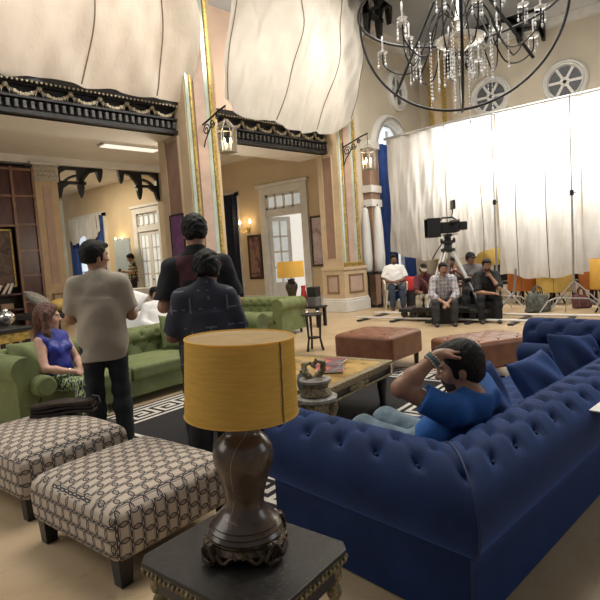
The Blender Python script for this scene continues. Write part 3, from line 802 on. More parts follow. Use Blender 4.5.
# bookcase: mahogany panelled tower and open shelf bay
def bookcase():
    rt = thing('bookcase', 'dark mahogany bookcase wall with panelled tower and open shelves at far left', 'bookcase')
    y0, y1 = T2-.05, T2+.42
    a, b = -5.86, -5.3
    cells = [.0, .75, 1.5, 2.2, 2.95, 3.75, 4.5]
    p = MB().b2((a, y0+.06, 0), (b, y1, 4.6), M=BM); p.build('tower', 'shelf_mahogany', rt, smooth=False)
    for z in cells: MB().b2((a-.02, y0, z), (b+.02, y0+.08, z+.06), M=BM).build('rail', 'shelf_edge', rt, smooth=False)
    for s in (a, b): MB().b2((s-.035, y0-.01, 0), (s+.035, y0+.08, 4.6), M=BM).build('stile', 'shelf_edge', rt, smooth=False)
    MB().b2((-10.2, y0+.06, 2.95), (a, y1, 4.6), M=BM).build('upper_panel', 'shelf_mahogany', rt, smooth=False)
    for s in (-6.75, -7.5, -8.2): MB().b2((s-.03, y0, 2.95), (s+.03, y0+.08, 4.6), M=BM).build('stile', 'shelf_edge', rt, smooth=False)
    for z in (2.92, 3.75, 4.5): MB().b2((-10.2, y0, z), (a, y0+.08, z+.06), M=BM).build('rail', 'shelf_edge', rt, smooth=False)
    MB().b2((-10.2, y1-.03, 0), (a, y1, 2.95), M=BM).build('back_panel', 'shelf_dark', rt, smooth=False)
    for z in (.05, .62, 1.05): MB().b2((-10.2, y0+.02, z-.05), (a, y1, z), M=BM).build('shelf', 'shelf_mahogany', rt, smooth=False)
bookcase()
def picture(name, label, m, M, w, h, fw=.07, frame='antique_bronze'):
    """local x = width, z = height, -y faces the viewer; frame with depth"""
    rt = thing(name, label, 'painting'); rt.matrix_world = M
    fr = MB().b2((-w/2, -.05, -h/2), (w/2, 0, -h/2+fw)).b2((-w/2, -.05, h/2-fw), (w/2, 0, h/2)).b2((-w/2, -.05, -h/2+fw), (-w/2+fw, 0, h/2-fw)).b2((w/2-fw, -.05, -h/2+fw), (w/2, 0, h/2-fw))
    fr.build('frame', frame, rt, smooth=False, bevel=.012)
    MB().b2((-w/2+fw, -.03, -h/2+fw), (w/2-fw, -.005, h/2-fw)).build('canvas', m, rt, smooth=False)
    return rt
picture('framed_painting', 'dark portrait painting in thin gold frame inside the bookcase at left edge', 'painting_dark', BM @ Matrix.Translation((-6.52, T2+.2, 2.05)), 1.15, 1.65, .06, 'gold')
XM = Matrix.Rotation(R(-90), 4, 'Z')   # faces -X
picture('framed_painting', 'dark framed portrait hanging below the twin sconce left of the glazed door', 'painting_portrait', Matrix.Translation((12.98, 12.0, 1.65)) @ XM, .62, 1.5, .08)
picture('framed_painting', 'tall pale pink painting hanging right of the glazed door', 'painting_pale', Matrix.Translation((12.98, 9.33, 2.0)) @ XM, .52, 1.55, .06)
picture('framed_painting', 'narrow purple painting hung on the left side of the middle column', 'painting_purple', BM @ Matrix.Translation((-4.48, .60, 2.1)) @ Matrix.Rotation(R(-90), 4, 'Z'), .55, 1.0, .025, 'black_wood')
def books():
    specs = [(-6.95, .2, .34, 'book_red', 8), (-6.83, .15, .30, 'book_orange', 14), (-6.70, .16, .33, 'book_tan', 20), (-6.56, .14, .30, 'book_grey', 26), (-6.42, .15, .36, 'book_red', 32), (-6.27, .12, .33, 'book_grey', 24)]
    lab = ['dark red book, leftmost on the bookcase shelf below the portrait', 'orange book leaning second on the bookcase shelf', 'tan book leaning among the books below the portrait', 'slim grey book leaning right of the tan book', 'tall red book leaning near the end of the shelf row', 'grey book leaning last at the right of the shelf row']
    for (s, w, h, m, a), L in zip(specs, lab):
        M = BM @ Matrix.Translation((s, T2+.15, 1.055)) @ Matrix.Rotation(R(a), 4, 'Y')
        rt = thing('book', L, 'book', group='books on the bookcase shelf'); rt.matrix_world = M
        MB().b2((0, -.1, .0), (.09, .12, h)).build('cover', m, rt, smooth=False)
        MB().b2((.012, -.103, .01), (.078, .1, h+.004)).build('pages', 'paper', rt, smooth=False)
    for s, L, m in ((-6.75, 'grey folded box on the low bookcase shelf', 'book_grey'), (-6.3, 'tan box on the low bookcase shelf', 'book_tan')):
        b = MB().b2((s-.16, T2, .625), (s+.16, T2+.25, .78), M=BM); props(b.build('box', m, smooth=False, bevel=.01), L, 'box', 'boxes on the low shelf')
books()

# ---------------------------------------------------------------- round windows of the hall
def round_window(i, c, facing, r=.62):
    M = Matrix.Translation(c) @ (Matrix.Rotation(R(-90), 4, 'Y') if facing == 'x' else Matrix.Rotation(R(90), 4, 'X'))   # local z points to the hall
    rt = thing('window_%d' % i, None, None); rt['kind'] = 'structure'
    MB().lathe([(r*.98, 0), (r, .10), (r*.93, .15), (r*.86, .10), (r*.80, .16), (r*.74, .14), (r*.70, -.0)], n=40, M=M).build('round_frame', 'white_trim', rt)
    MB().lathe([(r*.72, .006), (r*.72, .02)], n=40, M=M).build('window_glass', 'vent_dark', rt)
    sp = MB()
    for k in range(3):
        a = PI*k/3+.52
        sp.box((0, 0, .03), (2*r*.72, .075, .05), rz=a) if False else sp.add(*_bar(r*.72, a, .036, .03, M))
    sp.lathe([(.13, .01), (.13, .07), (.07, .07), (.07, .01)], n=20, M=M)
    sp.build('spokes', 'white_trim', rt, smooth=False)
def _bar(L, a, w, h, M):
    mb = MB().box((0, 0, h), (2*L, 2*w, .05), rz=a)
    return [tuple(M @ Vector(v)) for v in mb.v], mb.f
round_window(5, (17.2, 5.29, 6.2), 'x'); round_window(6, (17.2, 3.16, 6.12), 'x'); round_window(4, (15.37, 7.7, 6.57), 'y')
def corner_pilaster():
    rt = struct(thing('column', None, None))
    MB().b2((16.75, 6.55, 0), (17.2, 7.2, 8.0)).build('shaft', 'column_cream', rt, smooth=False)
    for y in (6.57, 7.02): MB().b2((16.70, y, 0), (16.76, y+.14, 7.6)).build('gold_strip', 'gold', rt, smooth=False)  # gold colour stands in for the yellow light along the pilaster edges
corner_pilaster()
def arch_pier():
    rt = struct(thing('column', None, None))
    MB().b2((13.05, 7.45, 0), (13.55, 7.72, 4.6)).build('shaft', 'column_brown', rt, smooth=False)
    for z in (3.25, 2.85, 4.5): MB().b2((13.0, 7.4, z), (13.6, 7.72, z+.2)).build('band', 'white_trim', rt, smooth=False)
arch_pier()

# ================================================================== textiles hanging
def ripple(u, v, seed): return math.sin(u*19+seed+2.2*math.sin(v*3+seed))*.5+math.sin(u*41+1.7*seed+3*v)*.25+.3*math.sin(u*9-4*v+seed)
def drape_left():
    s0, s1 = -9.6, -4.22
    def fn(u, v):
        s = s0+(s1-s0)*u; z = 4.80+3.5*v
        sag = .12*math.sin(u*PI*4.3)**2*(1-v)
        bulge = -.55*math.sin(PI*min(1, v*1.25))*(.75+.25*math.cos(u*PI*6))-.13*ripple(u*1.1+.25*v, v, 1)*(1-.4*v)-.05*ripple(u*2.3-.5*v, v*1.4, 3)
        return BW(s, .15+bulge, z-sag*(1-v)*.6)
    props(MB().grid(160, 60, fn).build('hanging_drape', 'muslin_warm'), 'warm cream cloth drape hanging over the balcony rail at upper left', 'drape', 'hanging cloth drapes')
    o = bpy.data.objects['hanging_drape']
    for us, k in ((.335, .04), (.60, .05), (.86, .04)):
        pts = []
        for i in range(24):
            v = i/23*.96+.01; u = us+k*(v**.6)-.02*(1-v)**3
            p = Vector(fn(u, v)); pts.append(p+Vector((EY, -EX, 0))*.02)
        MB().tube(pts, .012, 5).build('drape_seam', 'seam', o)
drape_left()
def drape_right():
    def edge(v): return (-3.72+.72*v**1.2, 4.86+3.45*v), (.28+1.1*v, 4.95+3.4*v)
    def fn(u, v):
        (a, za), (b, zb) = edge(v)
        s = a+(b-a)*u; z = za+(zb-za)*u
        z -= (1-v)**2*(.34*math.sin(PI*min(1, u*1.02))**.8+.12*max(0, math.sin(u*PI*2-PI))**1.0+.10*abs(math.sin(u*PI*3)))
        t = -.28-.45*math.sin(PI*v)*math.sin(PI*u)-.12*ripple(u*1.2+.3*v, v, 4)*(1-.3*v)-.05*ripple(u*2.2-.6*v, v*1.4, 6)-.05*math.cos(u*PI*6)
        return BW(s, t, z)
    o = props(MB().grid(160, 64, fn).build('hanging_drape', 'muslin'), 'bright white cloth drape hanging between the two columns, lit from behind', 'drape', 'hanging cloth drapes')
    for us, k in ((.02, 0), (.34, .05), (.66, .06), (.985, 0)):
        pts = []
        for i in range(26):
            v = i/25*.97+.01; p = Vector(fn(min(.99, us+k*v**.5), v)); pts.append(p+Vector((EY, -EX, 0))*.02)
        MB().tube(pts, .011, 5).build('drape_seam', 'seam', o)
drape_right()
for (s, t, z, p, r) in ((-1.0, .62, 6.35, 150, .30), (-2.75, .55, 5.85, 38, .12), (-6.3, .75, 7.6, 130, .35), (-8.4, .8, 7.0, 70, .4)):
    point('set_lamp_behind_drape', BW(s, t, z), p, (1, .93, .82), r)

# big diffusion cloths in front of the lamp row (X = 13)
def screen(name, label, y0, y1, zb0, zb1, ztop, seed, x=13.0):
    def fn(u, v):
        y = y0+(y1-y0)*u; zb = zb0+(zb1-zb0)*u-.10*math.sin(PI*u)**2+.022*math.sin(u*17+seed)*(1-v)
        z = zb+(ztop-zb)*v+.05*abs(math.sin(u*PI*3))*v
        return (x-.13*ripple(u*.8+.15*v, v*.7, seed)*(1-.55*v)-.05*ripple(u*2.1-.4*v, v, seed+2)*(1-v)-.14*math.sin(PI*v)*math.sin(PI*u), y, z)
    return props(MB().grid(120, 44, fn).build(name, 'muslin'), label, 'drape', 'diffusion cloths along the back'), fn
a, fa = screen('diffusion_cloth', 'leftmost diffusion cloth, dull beige, hanging behind the white shirt man', 6.85, 5.22, 1.5, 1.2, 4.60, 1.0)
a2, fa2 = screen('diffusion_cloth', 'second diffusion cloth from left, glowing white behind the film camera', 5.22, 3.95, 1.22, 1.50, 4.62, 2.3)
b, fb = screen('diffusion_cloth', 'third diffusion cloth, glowing white, hanging lowest over the orange and yellow lampshades', 3.93, 2.12, .80, .72, 4.62, 5.1)
c, fc = screen('diffusion_cloth', 'rightmost diffusion cloth, glowing white, behind the upright stand pole', 2.10, -1.2, .76, .8, 4.62, 7.7)
for o, f, us in ((a2, fa2, (.02, .75)), (b, fb, (.25, .62)), (c, fc, (.35,))):
    for u in us:
        MB().tube([Vector(f(u, i/14))+Vector((-.015, 0, 0)) for i in range(15)], .010, 5).build('cloth_seam', 'seam', o)
props(MB().tube([(12.96, 6.9, 4.60), (12.94, 5.2, 4.66), (12.94, 3.9, 4.66), (12.94, 2.1, 4.66), (12.95, -1.3, 4.66)], .035, 8).build('cross_pole', 'grey_metal'), 'horizontal pole along the top edge of the white diffusion cloths', 'pole')
def lightstand(name, label, x, y, h):
    rt = thing(name, label, 'stand', (x, y, 0), group='light stands holding the cloths')
    MB().tube([(0, 0, .35), (0, 0, h*.55)], .024, 8).tube([(0, 0, h*.55), (0, 0, h)], .017, 8).build('pole', 'grey_metal', rt)
    MB().lathe([(.03, h*.55-.06), (.045, h*.55-.05), (.045, h*.55+.05), (.03, h*.55+.06)], n=12).tube([(0, 0, h*.55), (0, -.09, h*.55)], .012, 6).build('collar', 'black_plastic', rt)
    for k in range(3):
        a = 2*PI*k/3+.4
        MB().tube([(0, 0, .62), (.35*math.cos(a), .35*math.sin(a), .30), (.62*math.cos(a), .62*math.sin(a), .02)], .017, 6).build('leg', 'grey_metal', rt)
lightstand('light_stand', 'tall light stand with tripod legs beside the maroon bag', 12.6, 2.24, 4.6)
lightstand('light_stand', 'thin light stand pole behind the seated man in black', 12.75, 3.93, 4.6)
def umbrellas():
    for i, (y, L) in enumerate(((7.42, 'white folded light umbrella, left of the pair by the arch'), (7.08, 'white folded light umbrella, right of the pair by the arch'))):
        rt = thing('folded_umbrella', L, 'umbrella', (12.62+.1*i, y, 0), group='folded white umbrellas by the arch')
        MB().lathe([(.06, .95), (.13, 1.05), (.15, 1.4), (.125, 2.2), (.085, 2.72), (.05, 2.78), (.0, 2.8)], n=14).build('canopy', 'umbrella_white', rt)
        MB().tube([(0, 0, .1), (0, 0, 2.85)], .018, 6).build('pole', 'black_plastic', rt)
        MB().lathe([(.2, 0), (.2, .04), (.03, .10), (.02, .4)], n=12).build('base', 'black_plastic', rt)
        MB().lathe([(.20, .92), (.21, .95), (.20, 1.0)], n=12).build('tie_band', 'black_plastic', rt)
umbrellas()

# ================================================================== rug with greek key border
def rug():
    x0, y0, x1, y1 = 2.12, 1.78, 5.95, 4.86; c = .043
    nx, ny = int(round((x1-x0)/c)), int(round((y1-y0)/c))
    key = ["########", "#.......", "#.#####.", "#.#...#.", "#.#.###.", "#.#.....", "#.######"]
    B = np.zeros((nx, ny), bool)
    for i in range(nx):
        for j in range(ny):
            d = min(i, j, nx-1-i, ny-1-j)
            if d in (1, 11): B[i, j] = True
            elif 3 <= d <= 9:
                t = i if d in (j, ny-1-j) else j
                B[i, j] = key[d-3][t % 8] == '#'
    mb = MB(); zz = .012
    vs = [(x0+(x1-x0)*i/nx, y0+(y1-y0)*j/ny, zz) for i in range(nx+1) for j in range(ny+1)]
    mb.v = vs
    for i in range(nx):
        for j in range(ny):
            mb.f.append((i*(ny+1)+j, (i+1)*(ny+1)+j, (i+1)*(ny+1)+j+1, i*(ny+1)+j+1)); mb.mi.append(1 if B[i, j] else 0)
    o = mb.build('area_rug', ['rug_black', 'rug_white'], smooth=False)
    props(o, 'black area rug with white greek key border under the coffee table', 'rug')
    MB().b2((x0, y0, .0005), (x1, y1, .0115)).build('rug_backing', 'rug_black', o, smooth=False)
rug()

# ================================================================== near patterned ottomans
def ottoman(label, x0, y0, w, d, top, foot):
    rt = thing('patterned_ottoman', label, 'ottoman', (x0+w/2, y0+d/2, 0), group='patterned ottomans')
    h = top-foot
    def puff(p, q):
        p = list(p)
        if q[2] > 0: p[2] += .045*(1-q[0]**4)*(1-q[1]**4)*max(0, q[2])
        s = .010*(1-q[2]**2); p[0] += s*q[0]; p[1] += s*q[1]
        return p
    MB().rbox((0, 0, foot+h/2), (w, d, h), .045, 22, puff).build('upholstery', 'link_fabric', rt, boxuv=True)
    for sx in (-1, 1):
        for sy in (-1, 1):
            x, y = sx*(w/2-.055), sy*(d/2-.055); a, b = .032, .040
            MB().add([(x-a, y-a, 0), (x+a, y-a, 0), (x+a, y+a, 0), (x-a, y+a, 0), (x-b, y-b, foot+.03), (x+b, y-b, foot+.03), (x+b, y+b, foot+.03), (x-b, y+b, foot+.03)],
                     [(3, 2, 1, 0), (4, 5, 6, 7), (0, 1, 5, 4), (1, 2, 6, 5), (2, 3, 7, 6), (3, 0, 4, 7)]).build('leg', 'black_wood', rt, smooth=False, bevel=.004)
    return rt
ottoman('link patterned cream ottoman nearest the dark brown vase lamp', 1.225, 2.14, .78, .84, .385, .125)
ottoman('link patterned cream ottoman carrying the folded leather bag', 1.29, 3.24, .74, .95, .40, .125)
def leather_bag():
    rt = thing('leather_bag', 'folded dark brown leather bag lying on the far patterned ottoman', 'bag', (1.90, 3.86, .434), R(-40))
    for i, (z, dx, w) in enumerate(((.022, 0, .46), (.055, .008, .45), (.085, -.004, .44))):
        MB().rbox((0, dx, z), (w, .17, .034), .016, 8, lambda p, q: [p[0], p[1], p[2]+.006*math.sin(p[0]*19+i)]).build('fold', 'brown_bag_leather', rt)
    MB().tube([(-.23, -.088, .1), (-.1, -.093, .106), (.08, -.092, .1), (.23, -.088, .102)], .006, 6).build('zip', 'antique_bronze', rt)
    MB().tube([(.22, 0, .03), (.26, .01, .06), (.25, .02, .10), (.2, .03, .108)], .012, 6).build('strap', 'brown_bag_leather', rt)
leather_bag()

# ================================================================== near side table and vase lamp
def side_table():
    x0, y0, x1, y1, zt = .905, .915, 1.355, 1.475, .55
    cx, cy, w, d = (x0+x1)/2, (y0+y1)/2, x1-x0, y1-y0
    rt = thing('side_table', 'black crackle painted side table with carved gilded edge, in the near foreground', 'table', (cx, cy, 0))
    ch = .035
    poly = [(-w/2+ch, -d/2), (w/2-ch, -d/2), (w/2, -d/2+ch), (w/2, d/2-ch), (w/2-ch, d/2), (-w/2+ch, d/2), (-w/2, d/2-ch), (-w/2, -d/2+ch)]
    def slab(z0, z1, k):
        n = len(poly); vs = [(x*k, y*k, z0) for x, y in poly]+[(x*k, y*k, z1) for x, y in poly]
        return vs, [tuple(range(n-1, -1, -1)), tuple(range(n, 2*n))]+[(i, (i+1) % n, (i+1) % n+n, i+n) for i in range(n)]
    MB().add(*slab(zt-.016, zt, 1)).build('table_top', 'crackled_black', rt, smooth=False, bevel=.004)
    MB().add(*slab(zt-.045, zt-.014, .985)).build('carved_edge', 'carved_gold', rt, smooth=False, bevel=.006)
    e = MB()
    for i in range(8):
        a, b = Vector(poly[i]+(0,)), Vector(poly[(i+1) % 8]+(0,)); n = max(1, int((b-a).length/.021))
        for k in range(n):
            p = a.lerp(b, (k+.5)/n)*.992; e.sphere((p.x, p.y, zt-.030), (.009, .009, .011), 8, 5)
    e.build('beaded_edge', 'carved_gold', rt)
    MB().b2((-w/2+.03, -d/2+.03, zt-.11), (w/2-.03, d/2-.03, zt-.044)).build('apron', 'black_wood', rt, smooth=False)
    for sx in (-1, 1):
        for sy in (-1, 1):
            prof = [(.012, 0), (.02, .01), (.024, .03), (.016, .05)]
            for i in range(7):
                z = .06+i*.052; prof += [(.014, z), (.024, z+.012), (.026, z+.024), (.024, z+.036)]
            prof += [(.014, .43), (.026, .44), (.028, .51)]
            MB().lathe(prof, (sx*(w/2-.05), sy*(d/2-.05), 0), 14).build('leg', 'carved_gold', rt)
    return cx, cy, zt
TCX, TCY, TZ = side_table()
def vase_lamp(label, loc, s=1.0, shade='yellow_shade', detail=True, group=None, body='brown_marble', shade_r=.213):
    rt = thing('table_lamp', label, 'lamp', loc, group=group); n = 44 if detail else 18
    def L(pts): return [(r*s, z*s) for r, z in pts]
    # ornate foot
    MB().lathe(L([(.118, .018), (.134, .024), (.140, .036), (.132, .047), (.126, .05), (.128, .058), (.117, .066)]), n=n).build('foot_rim', 'antique_bronze', rt)
    if detail:
        f = MB()
        for k in range(4):
            a = PI/4+PI*k/2+.62
            M = Matrix.Rotation(a, 4, 'Z')
            f.rbox((.135, 0, .012), (.05, .052, .024), .008, 4, M=M).rbox((.142, 0, .045), (.022, .040, .052), .009, 4, M=M)
            f.tube([(.146, -.03, .022), (.152, -.022, .045), (.150, -.008, .062), (.148, .0, .068), (.150, .008, .062), (.152, .022, .045), (.146, .03, .022)], .007, 6, M=M)
            for q in (-.012, 0, .012): f.tube([(.154, q, .024), (.156, q, .058)], .004, 5, M=M)
            for sg in (-1, 1):
                f.tube([(.135*math.cos(sg*j*.09), .135*math.sin(sg*j*.09), .025+.012*math.sin(j*1.1)) for j in range(2, 9)], [.010-.0007*j for j in range(7)], 6, M=M)
        f.build('scroll_feet', 'antique_bronze', rt)
    base = [(.126, .060), (.131, .070), (.123, .081), (.125, .087), (.113, .097), (.115, .103), (.101, .114), (.089, .126), (.076, .142), (.068, .155)]
    body_p = [(.067, .165), (.068, .185), (.074, .215), (.084, .25), (.096, .285), (.1035, .315), (.104, .34), (.097, .365), (.082, .388), (.066, .402), (.058, .412), (.056, .425), (.058, .436), (.060, .442), (.052, .448), (.03, .449)]
    MB().lathe(L(base+body_p), n=n).build('vase', body, rt)
    MB().lathe(L([(.059, .436), (.063, .44), (.063, .446), (.058, .45)]), n=n).build('collar', 'antique_bronze', rt)
    MB().tube([(0, 0, .44*s), (0, 0, .60*s)], .008*s, 8).build('stem', 'antique_bronze', rt)
    zb, zt_, rb, rt_ = .478, .735, shade_r, shade_r*.955
    MB().lathe(L([(rb, zb), (rt_, zt_), (rt_-.004, zt_), (rb-.004, zb), (rb, zb)]), n=n).build('lamp_shade', shade, rt)
    if detail:
        MB().lathe(L([(rt_-.005, zt_-.001), (rt_-.0055, zt_-.07), (rb-.006, zb+.002)]), n=n).build('shade_lining', 'shade_lining', rt)
        MB().lathe(L([(.012, zt_-.012), (rt_-.006, zt_-.018)]), n=n).build('shade_diffuser', 'shade_lining', rt)
        for q_, z_ in ((rt_, zt_), (rb, zb)): MB().tube([(q_*s*math.cos(j*2*PI/n), q_*s*math.sin(j*2*PI/n), z_*s) for j in range(n)], .003, 6, closed=True).build('shade_rim', shade, rt)
        a = -.78-.0; sm = MB()
        pts = [((rb+(rt_-rb)*i/14+.002)*s*math.cos(-1.62+.006*math.sin(i*2.1)), (rb+(rt_-rb)*i/14+.002)*s*math.sin(-1.62+.006*math.sin(i*2.1)), (zb+(zt_-zb)*i/14)*s) for i in range(15)]
        sm.tube(pts, .0022, 5).build('shade_seam', 'seam', rt)
    return rt
vase_lamp('large lamp with brown marbled vase and yellow drum shade on the near black side table', (1.160, 1.213, TZ), .965, shade_r=.192).rotation_euler = Matrix.Rotation(R(2.6), 3, Vector((.79, .62, 0))).to_euler()

# ================================================================== chesterfield sofas
def tuft(a, b, A):
    """a,b in button spacings -> inward depth"""
    p, q = (a+b)/2, (a-b)/2; dp, dq = abs(p-round(p)), abs(q-round(q))
    g = math.exp(-(dp*dp+dq*dq)/.040); c = math.exp(-(min(dp, dq)/.07)**2)*max(0, 1-max(dp, dq)*1.2)
    return A*(.70*g+.30*c)
def profile_roll(c, r, zbase, dout, din, zin):
    P = [(dout, zbase), (dout, c[1]-r*.75)]
    for i in range(25):
        a = R(222)-R(222+28)*i/24; P.append((c[0]+r*math.cos(a), c[1]+r*math.sin(a)))
    P += [(din, (c[1]-r*.4+zin)/2), (din+.02, zin)]
    out = []
    for i in range(len(P)-1):
        n = 4 if (i in (0, 1) or i >= len(P)-3) else 2
        for k in range(n): out.append((P[i][0]+(P[i+1][0]-P[i][0])*k/n, P[i][1]+(P[i+1][1]-P[i][1])*k/n))
    out.append(P[-1]); return out
class Roll:
    """tufted rolled back or arm. pt(u,d,z) maps along/across to local coordinates"""
    def __init__(s, prof, v0, v1, pitch_u, pitch_v, A):
        s.p = prof; L = [0]
        for i in range(1, len(prof)): L.append(L[-1]+math.dist(prof[i], prof[i-1]))
        s.L = L; lt = L[max(range(len(prof)), key=lambda k: prof[k][1])]; s.v0, s.v1 = ((lt+v0, L[-1]*.97) if v0 < .3 else (v0*L[-1], v1*L[-1])); s.pu, s.pv, s.A = pitch_u, pitch_v, A
        s.nrm = []
        for i in range(len(prof)):
            a, b = prof[max(0, i-1)], prof[min(len(prof)-1, i+1)]; t = (b[0]-a[0], b[1]-a[1]); l = math.hypot(*t) or 1
            s.nrm.append((-t[1]/l, t[0]/l))
    def off(s, x, j):
        l = s.L[j]
        if l < s.v0-.06 or l > s.v1+.08: return 0
        f = 1
        if l < s.v0: f = max(0, 1-(s.v0-l)/.06)
        d = tuft(x/s.pu*2, (l-s.v0)/s.pv*2, 1.0)
        # radial extra at the buttons
        return -s.A*d*f
    def mesh(s, mb, nu, x0, x1, pt, ends=(True, True)):
        P = s.p; rows = []
        for i in range(nu+1):
            u = i/nu
            row = []
            for j in range(len(P)):
                xm = x0+(x1-x0)*u; o = s.off(xm, j)
                row.append(pt(u, P[j][0]+s.nrm[j][0]*o, P[j][1]+s.nrm[j][1]*o))
            rows.append(row)
        m = len(P); vs = [p for r in rows for p in r]
        fs = [(i*m+j, (i+1)*m+j, (i+1)*m+j+1, i*m+j+1) for i in range(nu) for j in range(m-1)]
        for e, i in ((ends[0], 0), (ends[1], nu)):
            if e: fs.append(tuple(i*m+j for j in range(m)))
        mb.add(vs, fs)
    def buttons(s, x0, x1):
        out = []; k = 0; l = s.v0
        while l <= s.v1+1e-6:
            j = min(range(len(s.L)), key=lambda q: abs(s.L[q]-l))
            x = math.ceil((x0+.04)/s.pu*2)/2*s.pu
            h = int(round((l-s.v0)/s.pv*2))
            i0 = int(math.ceil((x0+.05)/s.pu*2)); i1 = int(math.floor((x1-.05)/s.pu*2))
            for i in range(i0, i1+1):
                if (i+h) % 2 == 0: out.append((i*s.pu/2, j))
            l += s.pv/2
        return out
def add_buttons(rl, lst, x0, x1, pt, parent, m, r=.013):
    for (x, j) in lst:
        u = (x-x0)/(x1-x0); o = rl.off(x, j)+.004
        c = pt(u, rl.p[j][0]+rl.nrm[j][0]*o, rl.p[j][1]+rl.nrm[j][1]*o)
        MB().sphere(c, r, 8, 6).build('button', m, parent)
def blue_sofa():
    L, Wd, H = 3.22, .96, .715
    rt = thing('chesterfield_sofa', 'long navy blue velvet tufted sofa with rolled arms, seen from behind', 'sofa', (1.83, .70, .0), R(-8.5))
    c, r = (.115, .485), .205
    prof = profile_roll(c, r, .012, .0, .318, .38)
    rl = Roll(prof, -.14, .97, .215, .27, .050)
    # long back with mitred ends
    def ptb(u, d, z): return (d+(L-2*d)*u if True else 0, d, z)
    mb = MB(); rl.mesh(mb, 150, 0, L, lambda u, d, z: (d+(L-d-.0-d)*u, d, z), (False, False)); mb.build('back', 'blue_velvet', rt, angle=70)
    add_buttons(rl, rl.buttons(.1, L-.1), 0, L, lambda u, d, z: (d+(L-2*d)*u, d, z), rt, 'blue_velvet')
    # near arm, mitred to the back
    pa = lambda u, d, z: (d, d+(Wd+.18-d)*u, z)
    mb = MB(); rl.mesh(mb, 64, 0, Wd+.18, pa, (False, True)); mb.build('arm', 'blue_velvet', rt, angle=70)
    add_buttons(rl, rl.buttons(.12, Wd+.1), 0, Wd+.18, pa, rt, 'blue_velvet')
    # seam of the mitre
    MB().tube([(p[0]+n[0]*.003, p[0]+n[0]*.003, p[1]+n[1]*.003) for p, n in zip(rl.p, rl.nrm)], .0045, 5).build('mitre_seam', 'blue_piping', rt)
    # far arm: taller
    c2 = (.115, .625); rl2 = Roll(profile_roll(c2, .19, .012, .0, .30, .38), -.10, .97, .24, .26, .042)
    pf = lambda u, d, z: (L-d, .02+(Wd+.08-.02)*u, z)
    mb = MB(); rl2.mesh(mb, 54, 0, Wd+.08, pf, (True, True)); mb.build('arm', 'blue_velvet', rt, angle=70)
    add_buttons(rl2, rl2.buttons(.06, Wd+.02), 0, Wd+.08, pf, rt, 'blue_velvet')
    # seat, tufted on top
    sx0, sx1, sy0, sy1 = .27, L-.27, .26, .96
    def seat(p, q):
        p = list(p)
        if q[2] > .9:
            X, Y = p[0]+L/2, p[1]+.6
            p[2] -= .022*tuft(X/.24*2, Y/.24*2, 1.0)-.015
        return p
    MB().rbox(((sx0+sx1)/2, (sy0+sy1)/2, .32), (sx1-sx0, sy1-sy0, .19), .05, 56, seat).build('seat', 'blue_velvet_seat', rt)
    MB().b2((.05, .05, .015), (L-.05, .93, .24)).build('base', 'blue_velvet', rt, smooth=False, bevel=.01)
    for x in (.1, L-.1):
        for y in (.1, .88): MB().lathe([(.025, 0), (.035, .03), (.03, .09)], (x, y, 0), 12).build('leg', 'black_wood', rt)
blue_sofa()
def SF(x, y, z):
    a = R(-8.5); return (1.83+x*math.cos(a)-y*math.sin(a), .70+x*math.sin(a)+y*math.cos(a), z)
def pillow(name, label, m, loc, size, thick, rot, group=None, piping=None, cat='cushion'):
    """square throw pillow; local x,y plane, z thickness; rot = euler"""
    mb = MB(); n = 22
    def fn(sg):
        def f(u, v):
            a, b = u*2-1, v*2-1
            e = (max(0, (1-a*a)*(1-b*b)))**.42
            k = 1-.07*(1-abs(a)**2.5)*(abs(b)**3); k2 = 1-.07*(1-abs(b)**2.5)*(abs(a)**3)
            w = .015*math.sin(a*5+b*3+sg)
            return (a*k2*size/2, b*k*size/2, sg*(thick/2*e+w*e))
        return f
    mb.grid(n, n, fn(1)); mb.grid(n, n, fn(-1))
    o = mb.build(name, m); o.location = loc; o.rotation_euler = rot
    bm = bmesh.new(); bm.from_mesh(o.data); bmesh.ops.remove_doubles(bm, verts=bm.verts, dist=.0015); bmesh.ops.recalc_face_normals(bm, faces=bm.faces); bm.to_mesh(o.data); bm.free()
    o.data.polygons.foreach_set('use_smooth', [True]*len(o.data.polygons))
    return props(o, label, cat, group)
A8 = R(-8.5)
pillow('throw_pillow', 'blue velvet cushion behind the back of the man in the blue shirt', 'blue_velvet', SF(.88, .36, .615), .50, .13, (R(62), 0, A8+R(-3)), 'blue cushions on the long sofa')
pillow('throw_pillow', 'blue velvet cushion in the middle of the long blue sofa', 'blue_velvet_seat', SF(1.84, .41, .50), .54, .16, (R(54), R(-2), A8+R(-3)), 'blue cushions on the long sofa')
pillow('throw_pillow', 'blue velvet cushion leaning at the far end beside the bolster', 'blue_velvet', SF(2.66, .47, .53), .50, .17, (R(58), R(8), A8+R(-24)), 'blue cushions on the long sofa')
def bolster(label, m, loc, rotz, L, r):
    rt = thing('bolster', label, 'cushion', loc, rotz)
    MB().tube([(0, -L/2, 0), (0, -L/2+.015, 0), (0, -L/2+.04, 0), (0, L/2-.04, 0), (0, L/2-.015, 0), (0, L/2, 0)], [r*.80, r*.95, r, r, r*.95, r*.8], 28).build('cover', m, rt)
    for s in (-1, 1): MB().tube([(r*.88*math.cos(j*PI/12), s*(L/2-.012), r*.88*math.sin(j*PI/12)) for j in range(24)], .006, 5, closed=True).build('piping', m, rt)
bolster('dark blue velvet bolster lying against the far arm of the blue sofa', 'blue_velvet', SF(2.80, .70, .53), A8, .62, .10)
props(MB().b2((-.11, -.15, 0), (.11, .15, .006)).build('paper_sheet', 'paper', smooth=False, loc=SF(1.30, -.075, .60), rotz=R(-8)), 'white paper sheet lying on the back of the blue sofa at right edge', 'paper')
